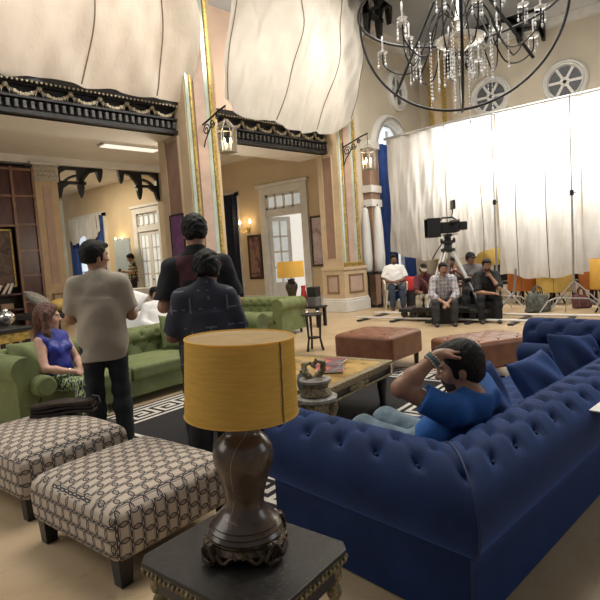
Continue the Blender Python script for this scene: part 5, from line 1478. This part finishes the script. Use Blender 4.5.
# --- woman on the green sofa
J = pose_sit(.40, -.12, .07, .42, .40)
J.update(kl=V3(.40, .02, .51), kr=V3(.41, -.10, .46), al=V3(.55, -.06, .12), ar=V3(.42, -.12, .10), el=V3(.06, .21, .64), er=V3(.07, -.235, .64), wl=V3(.26, .03, .59), wr=V3(.27, -.04, .57), sl=V3(-.04, .155, .905), sr=V3(-.04, -.155, .905))
hx = [((-.02, s*.075, .03), (-.015, s*.095, -.16), .042, .040) for s in (-1, 1)]+[((-.015, s*.095, -.14), (.03, s*.105, -.27), .038, .022) for s in (-1, 1)]+[((-.07, 0, 0), (-.085, 0, -.2), .07, .05)]
wroot, whp = person('woman in royal blue halter top and green patterned trousers sitting on the long green sofa', J, (2.47, 5.06, .0), R(-72),
       dict(skin='skin_fair', hair='hair_brown', shirt='royal_blue_silk', pants='green_leaf_print', shoe='shoe_dark', sleeve=0, hem=-.08, infl=.012, hth=.020, nape=-.09, front=.075, hair_extra=hx, collar='royal_blue_silk', pw=1.25, hs=1.08), .009, .96, (R(42), R(4), 0), fem=True)
MB().tube([(J['wr']+(J['er']-J['wr'])*.16+V3(0, .03*math.cos(a), .03*math.sin(a))) for a in [i*PI/6 for i in range(12)]], .008, 6, closed=True).build('wristwatch', 'silver', wroot)
paper('small white sheet held on the lap of the seated woman', (2.70, 4.76, .68), (R(30), R(10), R(20)), .16, .2)
# --- man in blue tee on the navy sofa, hands on head
J = dict(pelvis=(.06, 0, .475), chest=(-.085, -.02, .65), neck=(-.172, -.02, .785), head=(-.095, -.02, .925), sl=(-.15, .155, .745), sr=(-.15, -.195, .745), el=(.035, .315, .875), er=(.06, -.36, .89), wl=(-.08, .150, 1.02), wr=(-.06, -.20, 1.03), hl=(.08, .10, .465), hr=(.08, -.09, .465), kl=(.42, .16, .555), kr=(.46, -.10, .53), al=(.62, .17, .10), ar=(.68, -.15, .10))
a = R(-8.5)
broot, bhp = person('man in royal blue shirt and faded jeans on the navy sofa, hands on his head', J, SF(.66, .50, -.045), R(81.5),
       dict(skin='skin', hair='hair_black', beard='stubble', shirt='blue_tee', pants='light_jeans', shoe='shoe_dark', sleeve=.58, sw=1.12, hem=-.05, loose=.98, infl=.013, wob=.005, freq=22, hth=.013, nape=-.085, front=.066, quiff=True, fr=.0088, hs=1.08,
            hand_l=dict(d=(-.25, -.95, .12), n=(-.1, .12, 1), curl=.30, thumb=-1), hand_r=dict(d=(-.35, .9, .12), n=(-.1, -.12, 1), curl=.30, thumb=1)), .0065, 1.0, (R(32), R(12), 0))
def bracelet():
    E, Wp = V3(.035, .315, .875), V3(-.08, .150, 1.02); d = nrm(Wp-E); u = nrm(np.cross(d, V3(0, 0, 1))); w = np.cross(d, u)
    for k, (t, m) in enumerate(((.80, 'bead'), (.86, 'bead_blue'), (.92, 'bead'))):
        mb = MB(); c = lerp(E, Wp, t)
        for i in range(18):
            an = 2*PI*i/18; mb.sphere(c+(u*math.cos(an)+w*math.sin(an))*.036, .0075, 6, 5)
        mb.build('bracelet', m, broot)
bracelet()
# --- far left: standing man with phone
J = pose_stand(1.72); J.update(el=V3(.02, .27, 1.14), er=V3(.03, -.27, 1.14), wl=V3(.28, .06, 1.20), wr=V3(.28, -.04, 1.18)); J['head'] = J['head']+V3(.03, 0, -.02)
person('man in patterned shirt standing far away looking at his phone', J, (11.35, 16.75, 0), R(150), dict(skin='skin', hair='hair_black', shirt='camo_shirt', pants='black_cloth', shoe='shoe_dark', sleeve=.9, hem=-.1, sw=1.1), .014, 1.22, (0, R(28), 0))
ph = props(MB().b2((-.05, -.09, 0), (.05, .09, .012)).build('mobile_phone', 'black_plastic', smooth=False, bevel=.004), 'dark phone in the hand of the man standing far away', 'phone'); ph.location = (10.95, 17.0, 1.50); ph.rotation_euler = (R(40), R(-30), R(150))
# --- reclining reader behind the green sofa
J = pose_sit(.42, -.40, .12); person('man with glasses leaning back under a white cloth, reading behind the green sofa', J, (5.16, 7.02, 0), R(-120), dict(skin='skin_tan', hair='hair_black', shirt='white_cloth', pants='white_cloth', shoe='shoe_dark', sleeve=1.8, infl=.02), .013, .96, (R(20), R(10), 0))
def white_settee():
    rt = thing('draped_settee', 'low settee draped in white cloth behind the green sofa', 'sofa', (5.06, 7.06, 0), R(-30))
    MB().rbox((0, 0, .27), (1.7, .9, .30), .08, 24, lambda p, q: [p[0], p[1], p[2]+.02*math.sin(p[0]*9)*math.sin(p[1]*7)]).build('seat', 'white_cloth', rt)
    MB().rbox((0, .50, .50), (1.7, .26, .62), .1, 24, lambda p, q: [p[0], p[1]+.02*math.sin(p[0]*11), p[2]+.02*math.sin(p[0]*8)]).build('backrest', 'white_cloth', rt)
    for x in (-.75, .75):
        for y in (-.36, .36): MB().cyl((x, y, 0), (x, y, .16), .03).build('leg', 'black_wood', rt)
white_settee()

# ================================================================== far group by the film camera
FACE = R(214)
def seat_box(label, x, y, w, d, z, m='black_plastic', rz=0.0, z0=0.0):
    rt = thing('apple_box', label, 'box', (x, y, z0), rz)
    MB().rbox((0, 0, (z-z0)/2), (w, d, z-z0), .015, 4).build('crate', m, rt, smooth=False)
    MB().b2((-.08, -d/2-.004, (z-z0)*.5), (.08, -d/2+.01, (z-z0)*.72)).build('hand_hole', 'book_grey', rt, smooth=False)
# white shirt man on a plastic armchair
def plastic_chair(x, y, rz, s):
    rt = thing('plastic_chair', 'cream plastic armchair under the man in the white shirt', 'chair', (x, y, 0), rz); rt.scale = (s, s, s)
    MB().rbox((0, 0, .43), (.46, .46, .035), .015, 8).build('seat', 'plastic_cream', rt)
    def bk(u, v):
        y_ = (u-.5)*.50; return (-.22-.10*v-.10*(1-abs(u*2-1)**2)+.06, y_*(1-.1*v), .44+.42*v*(1-.12*abs(u*2-1)**3))
    MB().grid(14, 10, bk).build('backrest', 'plastic_cream', rt, solid=.02)
    for sy in (-1, 1):
        MB().tube([(-.24, sy*.25, .70), (-.05, sy*.27, .67), (.18, sy*.27, .66), (.24, sy*.26, .60), (.23, sy*.25, .43)], [.022, .028, .028, .024, .02], 8).build('armrest', 'plastic_cream', rt)
        for sx in (-1, 1): MB().tube([(sx*.20, sy*.20, .43), (sx*.25, sy*.26, 0)], [.028, .02], 8).build('leg', 'plastic_cream', rt)
plastic_chair(12.50, 6.55, FACE, 1.12)
J = pose_sit(.43, -.08, .12, .42, .42); J.update(el=J['sl']+V3(.06, .10, -.27), er=J['sr']+V3(.06, -.10, -.27), wl=V3(.24, .05, .66), wr=V3(.24, -.05, .63))
FH = .014
person('man in white T-shirt and dark blue trousers sitting on the cream plastic chair', J, (12.50, 6.55, 0), FACE, dict(skin='skin_dark', hair='hair_black', shirt='white_cloth', pants='navy_trousers', shoe='shoe_dark', sleeve=.8, hem=-.06, belly=1.12, infl=.02, moustache=True, fr=.012), FH, 1.12, (R(6), R(12), 0))
props(MB().rbox((0, 0, .2), (.2, .3, .38), .05, 6, lambda p, q: [p[0], p[1]*(1-.2*q[2]), p[2]]).build('red_jacket', 'red_cloth', loc=(12.55, 6.10, .44)), 'red jacket hanging beside the man in the white shirt', 'jacket')
seat_box('black box behind the man in the white shirt', 12.45, 5.95, .35, .35, .44)
bucket = thing('paint_bucket', 'small white bucket with dark lid under the cream plastic chair', 'bucket', (12.48, 6.62, 0), 0)
MB().lathe([(.10, 0), (.125, .22), (.11, .22), (.09, .02), (0, .02)], n=18).build('body', 'plastic_cream', bucket); MB().lathe([(.128, .2), (.13, .24), (0, .245)], n=18).build('lid', 'black_plastic', bucket)
# dolly and camera
def dolly():
    rt = thing('camera_dolly', 'black camera dolly platform on rails under the tripod', 'dolly', (10.55, 4.25, 0), R(0))
    MB().b2((-.52, -.95, .20), (.52, .95, .27)).b2((-.58, -.6, .27), (-.48, .6, .31)).build('platform', 'black_plastic', rt, smooth=False, bevel=.01)
    for sx in (-1, 1):
        for sy in (-.75, .75):
            MB().cyl((sx*.45-.03, sy-.1, .155), (sx*.45+.03, sy-.1, .155), .07, 16).cyl((sx*.45-.03, sy+.1, .155), (sx*.45+.03, sy+.1, .155), .07, 16).build('wheel', 'black_plastic', rt)
    MB().tube([(.4, -.95, .24), (.6, -1.15, .5), (.6, -1.2, 1.0)], .025, 8).build('push_bar', 'grey_metal', rt)
dolly()
def track():
    rt = thing('dolly_track', 'long dolly track with two steel rails and black sleepers on the floor', 'track', (0, 0, 0))
    for x in (10.10, 11.00): MB().tube([(x, 6.35, .06), (x, -1.5, .06)], .024, 8).build('rail', 'white_metal', rt)
    for i in range(10):
        y = 6.1-.82*i; MB().b2((9.82, y-.05, .0), (11.28, y+.05, .038)).build('sleeper', 'black_plastic', rt, smooth=False, bevel=.006)
track()
def tripod_camera():
    X, Y = 10.65, 4.28
    rt = thing('tripod', 'grey metal film tripod standing on the dolly', 'tripod', (X, Y, .27), FACE)
    top = 1.20
    for k in range(3):
        a = 2*PI*k/3+PI/3
        f = V3(.62*math.cos(a), .62*math.sin(a), .02); t0 = V3(.09*math.cos(a), .09*math.sin(a), top)
        d = nrm(np.cross(f-t0, V3(0, 0, 1)))
        mb = MB(); mid = lerp(t0, f, .55)
        for q in (-.045, .045): mb.tube([t0+d*q, mid+d*q], .026, 8)
        mb.build('upper_leg', 'white_metal', rt)
        MB().tube([lerp(t0, f, .45), f], .028, 8).sphere(f, .035, 8, 6).build('lower_leg', 'grey_metal', rt)
        MB().rbox(tuple(mid), (.13, .13, .09), .02, 4).build('leg_clamp', 'black_plastic', rt)
        MB().tube([lerp(t0, f, .60), (0, 0, .55)], .014, 6).build('spreader_arm', 'black_plastic', rt)
    MB().lathe([(.11, top-.05), (.15, top-.02), (.15, top+.03), (.09, top+.05), (.08, top+.12), (.12, top+.14), (.12, top+.2), (.07, top+.22), (.07, top+.3), (.0, top+.3)], n=20).build('fluid_head', 'black_plastic', rt)
    MB().b2((-.12, -.07, top+.29), (.14, .07, top+.34)).build('head_plate', 'black_plastic', rt, smooth=False)
    MB().tube([(-.05, -.08, top+.2), (-.5, -.2, top-.1), (-.62, -.22, top-.18)], .013, 6).build('pan_bar', 'black_plastic', rt)
    for q in (-.13, .13): MB().lathe([(.0, -.02), (.05, -.02), (.05, .02), (0, .02)], n=14, M=Matrix.Translation((0, q, top+.2)) @ Matrix.Rotation(R(90), 4, 'X')).build('tension_knob', 'black_plastic', rt)
    # camera, pointing towards the left of the picture
    z0 = .27+top+.345
    c = thing('film_camera', 'black digital film camera with square matte box on the tripod', 'camera', (X, Y, z0), R(124))
    MB().rbox((-.02, 0, .13), (.36, .18, .24), .02, 8).b2((-.24, -.07, .03), (-.19, .07, .2)).build('camera_body', 'black_plastic', c)
    MB().lathe([(.075, .12), (.085, .15), (.07, .17), (.09, .2), (.09, .30), (.0, .30)], n=20, M=Matrix.Translation((0, 0, .13)) @ Matrix.Rotation(R(90), 4, 'Y')).build('lens', 'lens_glass', c)
    mb = MB()
    for a, b in (((.18, -.22, -.06), (.44, -.20, .34)), ((.18, .20, -.06), (.44, .22, .34)), ((.18, -.22, .32), (.44, .22, .34)), ((.18, -.22, -.06), (.44, .22, -.04)), ((.18, -.20, -.04), (.20, .20, .32))): mb.b2(a, b)
    mb.build('matte_box', 'black_plastic', c, smooth=False)
    MB().tube([(-.2, 0, .27), (-.12, 0, .34), (.1, 0, .34), (.16, 0, .27)], .02, 8).build('top_handle', 'black_plastic', c)
    MB().tube([(-.10, 0, .34), (-.14, -.06, .46), (-.15, -.08, .52)], .014, 6).build('monitor_arm', 'black_plastic', c)
    MB().rbox((-.16, -.1, .61), (.05, .30, .20), .012, 4).build('monitor', 'black_plastic', c)
    MB().rbox((-.33, .0, .15), (.16, .14, .18), .02, 6).build('battery', 'black_plastic', c)
    MB().tube([(-.05, .09, .22), (-.12, .17, .24), (-.22, .18, .24)], .045, 10).build('viewfinder', 'black_plastic', c)
    for q in (-.06, .06): MB().cyl((-.2, q, -.02), (.40, q, -.02), .012, 8).build('support_rod', 'chrome', c)
    MB().lathe([(0, -.03), (.05, -.03), (.05, .03), (0, .03)], n=14, M=Matrix.Translation((.27, -.14, .05)) @ Matrix.Rotation(R(90), 4, 'X')).build('focus_wheel', 'grey_metal', c)
tripod_camera()
# cap man
J = pose_sit(.42, .42, .10, .40, .40); J['head'] = J['neck']+V3(.09, 0, .13); J.update(el=V3(.34, .16, .62), er=V3(.34, -.16, .62), wl=V3(.40, .06, .80), wr=V3(.52, -.06, .62))
person('man in maroon shirt, tan cap and cream trousers sitting hunched left of the camera', J, (10.82, 4.86, 0), R(190), dict(skin='skin_dark', hair='hair_black', shirt='maroon_shirt', pants='cream_trousers', shoe='shoe_dark', sleeve=.9, infl=.02, cap='cap_tan', fr=.012), FH, .98, (R(24), R(25), 0))
seat_box('grey crate under the man in the maroon shirt and tan cap', 10.88, 4.88, .42, .42, .40, 'book_grey', .2)
# plaid shirt man
J = pose_sit(.40, .30, .17, .42, .40); J['head'] = J['neck']+V3(.07, 0, .135); J.update(el=V3(.27, .24, .60), er=V3(.27, -.24, .60), wl=V3(.47, .05, .45), wr=V3(.46, -.03, .47))
person('man in grey plaid shirt sitting in front of the tripod with clasped hands', J, (9.95, 4.14, 0), R(206), dict(skin='skin', hair='hair_black', shirt='grey_plaid', pants='charcoal_trousers', shoe='shoe_dark', sleeve=1.55, infl=.022, moustache=True, belly=1.15, hem=-.08, fr=.012), FH, 1.0, (R(10), R(8), 0))
seat_box('low black crate under the man in the plaid shirt', 9.97, 4.17, .36, .44, .37, 'black_plastic', .3)
# red plaid person behind tripod
J = pose_sit(.45, .05, .12); person('person in red plaid shirt sitting behind the tripod legs, head hidden by the camera', J, (11.45, 4.55, 0), R(200), dict(skin='skin_dark', hair='hair_black', shirt='red_plaid', pants='charcoal_trousers', shoe='shoe_dark', sleeve=1.5, infl=.02, fr=.012), .016, 1.0, (0, R(10), 0))
seat_box('black crate under the person in red plaid', 11.5, 4.57, .4, .4, .43, 'black_plastic', .3)
# grey shirt with black cap
J = pose_sit(.48, .15, .12); J.update(el=V3(.20, -.05, .78), wl=V3(.35, -.30, .98), er=V3(.20, -.30, .75), wr=V3(.36, -.36, .90))
person('man in grey shirt and black cap sitting behind the man in black', J, (11.25, 4.02, 0), R(200), dict(skin='skin', hair='hair_black', shirt='grey_shirt', pants='charcoal_trousers', shoe='shoe_dark', sleeve=.8, infl=.02, cap='black_cloth', fr=.012), .016, 1.04, (R(35), R(10), 0))
seat_box('black crate under the man in the grey shirt', 11.3, 4.04, .4, .4, .46, 'black_plastic', .2)
# black shirt man, hand on mouth
J = pose_sit(.42, .28, .16, .42, .40); J['head'] = J['neck']+V3(.08, 0, .135)
J.update(el=V3(.36, .20, .66), wl=V3(.26, .06, .90), er=V3(.30, -.20, .60), wr=V3(.42, .04, .58))
person('man in black shirt sitting on the dolly edge with a hand over his mouth', J, (10.50, 3.46, 0), R(206), dict(skin='skin', hair='hair_black', beard='stubble', shirt='black_cloth', pants='black_cloth', shoe='shoe_dark', sleeve=.95, infl=.02, quiff=True, fr=.012, hand_l=dict(d=(-.2, -.35, .6), n=(.8, .2, .3), curl=.9)), FH, 1.0, (R(2), R(14), 0))
seat_box('black crate under the man in the black shirt', 10.53, 3.46, .42, .42, .40, 'black_plastic', .3)

# ================================================================== lamp row and bags behind the cloths
def floor_lamp(label, x, y, zb, h, r, m, stem='black_iron'):
    rt = thing('floor_lamp', label, 'lamp', (x, y, 0), group='drum shade lamps in the back row')
    MB().lathe([(r*.96, zb), (r, zb+.02), (r, zb+h-.02), (r*.97, zb+h), (r*.95, zb+h), (r*.95, zb), (r*.96, zb)], n=32).build('lamp_shade', m, rt)
    MB().tube([(0, 0, .03), (0, 0, zb+h*.8)], .022, 8).build('stem', stem, rt)
    for k in range(3):
        a = 2*PI*k/3+x; MB().tube([(.0, 0, .42), (.24*math.cos(a), .24*math.sin(a), 0)], .018, 6).build('leg', stem, rt)
    MB().tube([(r*math.cos(3.3), r*math.sin(3.3), zb+.01), (r*math.cos(3.3), r*math.sin(3.3), zb+h-.01)], .006, 5).build('shade_seam', 'seam', rt)
floor_lamp('yellow drum lamp behind the man in black and the grey shirt man', 13.75, 4.50, 1.0, .44, .33, 'pale_yellow_shade')
floor_lamp('orange drum lamp, left of the two under the third cloth', 13.6, 3.56, .34, .50, .36, 'orange_shade')
floor_lamp('pale yellow drum lamp just right of the orange one behind the striped bag', 13.5, 2.82, .31, .50, .40, 'pale_yellow_shade')
floor_lamp('orange drum lamp farthest right behind the stand pole', 13.6, 1.95, .35, .50, .36, 'orange_shade')
floor_lamp('tall yellow drum lamp at the right edge, in front of the cloths', 11.9, 1.50, .50, .60, .32, 'yellow_shade')
for i, (x, y, L) in enumerate(((14.6, 3.3, 'dark folded chair among the lamps, behind the orange lamp'), (14.6, 2.4, 'dark folded chair among the lamps, behind the pale yellow lamp'), (14.7, 4.3, 'dark folded chair among the lamps, behind the man in black'), (14.6, 1.5, 'dark folded chair among the lamps near the right edge'))):
    rt = thing('stacked_chair', L, 'chair', (x, y, 0), R(15*i))
    MB().rbox((0, 0, .46), (.5, .5, .07), .02, 5).build('seat', 'black_wood', rt); MB().rbox((.22, 0, .80), (.06, .5, .60), .02, 5).build('backrest', 'black_wood', rt)
    for sx in (-.2, .2):
        for sy in (-.2, .2): MB().cyl((sx, sy, 0), (sx, sy, .44), .025).build('leg', 'black_wood', rt)
def bag(label, x, y, w, d, h, m, rz):
    rt = thing('tote_bag', label, 'bag', (x, y, 0), rz)
    MB().rbox((0, 0, h/2), (d, w, h), .06, 12, lambda p, q: [p[0]*(1-.45*max(0, q[2])), p[1]*(1-.12*q[2])+.02*math.sin(p[2]*20), p[2]+(.03*math.sin(p[1]*14) if q[2] > .5 else 0)]).build('bag_body', m, rt)
    for q in (-.04, .04): MB().tube([(q, -w*.22, h-.02), (q, -w*.16, h+.12), (q, 0, h+.17), (q, w*.16, h+.12), (q, w*.22, h-.02)], .014, 6).build('handle', m, rt)
    for q in (-.26, .24): MB().b2((-d/2-.006, w*(q-.04), h*.15), (-d/2+.02, w*(q+.04), h*.8)).build('strap', 'book_grey', rt, smooth=False)
bag('grey green tote bag standing on the floor under the pale yellow lamp', 11.9, 2.83, .46, .26, .40, 'bag_grey', R(40))
bag('maroon bag standing at the foot of the tall light stand', 12.7, 2.12, .34, .24, .30, 'bag_maroon', R(30))
def low_stand(label, x, y, rz):
    rt = thing('floor_stand', label, 'stand', (x, y, 0), rz, 'low tubular stands on the floor at right')
    MB().tube([(-.02, -.62, .0), (0, -.50, .25), (0, -.38, .34), (0, .20, .36), (0, .35, .30), (-.02, .55, 0)], .014, 8).build('bent_tube', 'grey_metal', rt)
    MB().tube([(0, 0, .36), (.45, .05, .02)], .013, 6).build('leg', 'grey_metal', rt)
low_stand('bent white tube floor stand right of the striped bag', 11.4, 2.15, R(10)); low_stand('bent white tube floor stand left of the striped bag near the men', 12.0, 3.55, R(-10))

# ================================================================== chandelier
def chandelier():
    cx, cy, cz, Rr = 7.76, 2.80, 5.00, 1.46
    rt = thing('chandelier', 'large crystal chandelier inside black iron globe hoops', 'chandelier', (cx, cy, cz))
    vd = math.atan2(cy, cx)
    ux, uy = -math.sin(vd), math.cos(vd)   # across the view
    def hoop(a, r=.020, name='hoop'):
        c, s_ = math.cos(a), math.sin(a)
        MB().tube([(Rr*math.cos(t)*c, Rr*math.cos(t)*s_, Rr*math.sin(t)) for t in [2*PI*i/96 for i in range(96)]], r, 8, closed=True).build(name, 'black_iron', rt)
    hoop(vd+PI/2); hoop(vd+.02)
    MB().tube([(Rr*math.cos(t), Rr*math.sin(t), .02) for t in [2*PI*i/96 for i in range(96)]], .022, 8, closed=True).build('hoop', 'black_iron', rt)
    for sg, z1 in ((1, -1.12), (-1, -.90)):
        MB().tube([(ux*sg*.35, uy*sg*.35, .15), (ux*sg*.98, uy*sg*.98, z1)], .022, 8).build('strut', 'black_iron', rt)
    MB().tube([(0, 0, -.15), (0, 0, 3.3)], .03, 8).build('stem', 'black_iron', rt)
    DZ = -.22
    MB().lathe([(.0, -.60), (.05, -.58), (.08, -.5), (.05, -.42), (.10, -.36), (.20, -.32), (.24, -.28), (.10, -.24), (.07, -.1), (.13, .0), (.09, .12), (.05, .3), (.11, .4), (.05, .5), (.03, .8)], n=24).build('centre_column', 'silver', rt).location.z = DZ
    MB().lathe([(.06, -.30), (.34, -.27), (.36, -.24), (.06, -.22)], n=28).build('crystal_dish', 'crystal', rt).location.z = DZ
    rg = random.Random(3); strands = []
    n = 14
    for k in range(n):
        a = 2*PI*k/n+.1; c, s_ = math.cos(a), math.sin(a); outer = k % 2 == 0
        Rt = 1.12 if outer else .84; zt = -.22 if outer else .06
        pts = [(.10, .05), (.26, .22), (.42, .05), (.52, -.25), (.68, -.55), (.90 if outer else .74, -.58), (Rt, -.42), (Rt+.02, zt)]
        P = []
        for i in range(len(pts)-1):
            for q in range(4):
                t = q/4; p0, p1, p2, p3 = pts[max(i-1, 0)], pts[i], pts[i+1], pts[min(i+2, len(pts)-1)]
                f = lambda j: .5*((2*p1[j])+(-p0[j]+p2[j])*t+(2*p0[j]-5*p1[j]+4*p2[j]-p3[j])*t*t+(-p0[j]+3*p1[j]-3*p2[j]+p3[j])*t**3)
                P.append((f(0)*c, f(0)*s_, f(1)))
        P.append((pts[-1][0]*c, pts[-1][0]*s_, pts[-1][1]))
        P = [(q[0], q[1], q[2]+DZ) for q in P]; ar = MB().tube(P, .011, 6).build('arm', 'black_iron', rt)
        x, y, z = P[-1]
        MB().lathe([(.0, -.01), (.075, .0), (.08, .015), (.02, .02), (.018, .05)], (x, y, z), 12).build('drip_pan', 'crystal', ar)
        MB().lathe([(.014, .03), (.014, .17), (.012, .17)], (x, y, z), 8).build('candle', 'white_metal', ar)
        MB().lathe([(.012, .17), (.019, .20), (.012, .235), (.0, .26)], (x, y, z), 8).build('candle_bulb', 'crystal', ar)
        for q in range(3):
            b = 2*PI*q/3; strands.append((x+.07*math.cos(b), y+.07*math.sin(b), z, .20+.06*rg.random()))
    for k in range(24):
        a = 2*PI*k/24; rr = (.34, .24, .15)[k % 3]; strands.append((rr*math.cos(a), rr*math.sin(a), -.27+DZ, .30+.35*rg.random()))
    for k in range(16):
        a = 2*PI*k/16+.2; rr = .42+.38*rg.random(); strands.append((rr*math.cos(a), rr*math.sin(a), -.30+DZ, .45+.55*rg.random()))
    for (x, y, z, L) in strands[:96]:
        mb = MB(); m = int(L/.055)
        for i in range(m):
            r = .011 if i < m-1 else .020; mb.sphere((x, y, z-.03-i*.055), (r, r, r*1.5), 5, 4)
        mb.tube([(x, y, z), (x, y, z-L)], .002, 3)
        mb.build('crystal_strand', 'crystal', rt)
chandelier()
def ceiling_panel():
    rt = struct(thing('ceiling_rose', None, None, (8.9, 3.2, 8.34)))
    MB().b2((-1.6, -1.9, -.12), (1.6, 1.9, 0)).build('ceiling_recess', 'black_wood', rt, smooth=False)
    fr = MB()
    for i in range(6): fr.b2((-1.6, -1.9+.74*i, -.2), (1.6, -1.86+.74*i, -.1)); 
    for i in range(5): fr.b2((-1.6+.8*i-.02, -1.9, -.2), (-1.6+.8*i+.02, 1.9, -.1))
    fr.build('lattice', 'grey_metal', rt, smooth=False)
ceiling_panel()

# ================================================================== wall lanterns, sconces
def lantern(label, s, z):
    rt = thing('wall_lantern', label, 'lantern', group='bracket lanterns on the columns'); rt.matrix_world = BM @ Matrix.Translation((s, 0, z)) @ Matrix.Rotation(R(-90), 4, 'Z')
    # local x away from the column face
    MB().b2((0, -.05, -.42), (.04, .05, .22)).build('backplate', 'black_iron', rt, smooth=False, bevel=.01)
    b = MB(); b.tube([(.02, 0, .10), (.30, 0, .16), (.62, 0, .24), (.86, 0, .28)], .02, 8)
    for (c0, c1, r, tn) in ((.16, -.02, .12, 1), (.38, .06, .09, -1), (.56, .14, .06, 1)):
        b.tube([(c0+r*(1-i/26)*math.cos(tn*i*.45), 0, c1+r*(1-i/26)*math.sin(tn*i*.45)) for i in range(22)], .013, 6)
    b.tube([(.03, 0, -.36), (.10, 0, -.22), (.24, 0, -.08), (.36, 0, .04)], .014, 6)
    b.build('scroll_bracket', 'black_iron', rt)
    cx, zt = .84, .26
    MB().tube([(cx, 0, zt), (cx, 0, zt-.26)], .008, 6).build('chain', 'black_iron', rt)
    n = 6; r0, r1, z1, z0 = .17, .185, zt-.42, zt-.86
    f = MB()
    for k in range(n):
        a, a2 = 2*PI*k/n, 2*PI*(k+1)/n
        f.tube([(cx+r0*math.cos(a), r0*math.sin(a), z0), (cx+r1*math.cos(a), r1*math.sin(a), z1), (cx+.03*math.cos(a), .03*math.sin(a), zt-.24)], .010, 5)
        for r, z in ((r0, z0), (r1, z1)): f.tube([(cx+r*math.cos(a), r*math.sin(a), z), (cx+r*math.cos(a2), r*math.sin(a2), z)], .011, 5)
        f.tube([(cx+r1*math.cos(a), r1*math.sin(a), z1), (cx+(r1+.03)*math.cos((a+a2)/2), (r1+.03)*math.sin((a+a2)/2), z1+.03), (cx+r1*math.cos(a2), r1*math.sin(a2), z1)], .008, 5)
    f.lathe([(.0, z0-.05), (.03, z0-.02), (.17, z0-.01), (.17, z0+.01), (0, z0+.015)], (cx, 0, 0), 6)
    f.build('lantern_frame', 'aged_silver', rt)
    g = MB()
    for k in range(n):
        a, a2 = 2*PI*k/n, 2*PI*(k+1)/n
        g.add([(cx+r0*math.cos(a), r0*math.sin(a), z0), (cx+r0*math.cos(a2), r0*math.sin(a2), z0), (cx+r1*math.cos(a2), r1*math.sin(a2), z1), (cx+r1*math.cos(a), r1*math.sin(a), z1)], [(0, 1, 2, 3)])
    g.build('lantern_glass', 'clear_glass', rt, smooth=False)
    for q in (-.06, .06):
        cd = MB().lathe([(.014, z0+.02), (.014, z0+.16), (.0, z0+.16)], (cx+q*.4, q, 0), 8).build('candle', 'plastic_cream', rt)
        MB().lathe([(.012, z0+.16), (.028, z0+.20), (.02, z0+.25), (.0, z0+.29)], (cx+q*.4, q, 0), 10).build('candle_bulb', 'bulb', cd)
    p = rt.matrix_world @ Vector((cx, 0, z0+.22)); point('lantern_light', p, 9, (1, .72, .42), .06)
lantern('iron bracket lantern with two lit bulbs on the middle column', -4.10, 4.24)
lantern('iron bracket lantern with glass panes on the far right column', .22, 4.22)
def sconce(label, y, z, x=12.98):
    rt = thing('wall_sconce', label, 'sconce', (x, y, z), R(180), 'twin bulb wall sconces')
    MB().sphere((.02, 0, 0), (.02, .06, .12), 12, 8).build('backplate', 'gold', rt)
    for s in (-1, 1):
        a = MB().tube([(.02, 0, -.05), (.10, s*.10, -.12), (.16, s*.22, -.08), (.16, s*.24, .02)], .014, 6).build('arm', 'gold', rt)
        MB().lathe([(.0, .02), (.05, .03), (.015, .04), (.015, .16), (.0, .16)], (.16, s*.24, 0), 10).build('candle', 'plastic_cream', a)
        MB().lathe([(.015, .16), (.045, .21), (.035, .27), (.0, .33)], (.16, s*.24, 0), 10).build('candle_bulb', 'bulb', a)
    point('sconce_light', (x-.32, y, z+.25), 7, (1, .68, .34), .08)
sconce('twin bulb wall sconce above the dark portrait left of the open glazed door', 12.25, 2.62)
sconce('twin bulb wall sconce between the back window and the far glazed door', 19.75, 2.62)
def notice_board():
    rt = thing('easel_board', 'tall white board on a dark easel behind the man looking at his phone', 'board', (12.4, 18.9, 0), R(-90))
    MB().b2((-.55, -.03, .9), (.55, .03, 2.75)).build('board', 'sheer', rt, smooth=False)
    for q in (-.55, .55): MB().tube([(q, 0, 0), (q, 0, 2.8)], .025, 6).build('post', 'grey_trim', rt)
    MB().tube([(-.55, 0, 2.78), (.55, 0, 2.78)], .025, 6).build('top_rail', 'grey_trim', rt)
notice_board()
def back_table():
    rt = thing('white_clothed_table', 'long table under a white cloth in the far back room', 'table', (10.7, 16.0, 0), R(-40))
    MB().rbox((0, 0, .52), (1.6, .9, .62), .05, 10).build('tablecloth', 'white_cloth', rt)
    for x in (-.6, .6): MB().cyl((x, 0, 0), (x, 0, .3), .04).build('leg', 'black_wood', rt)
back_table()

def ceiling_light():
    rt = thing('ceiling_light', 'long pale ceiling light panel under the balcony ceiling at left', 'lamp', (8.85, 12.65, 4.95), R(-8))
    MB().b2((-.85, -.22, -.06), (.85, .22, 0)).build('housing', 'white_trim', rt, smooth=False, bevel=.01)
    MB().b2((-.80, -.18, -.075), (.80, .18, -.06)).build('diffuser', 'panel_glow', rt, smooth=False)
ceiling_light()
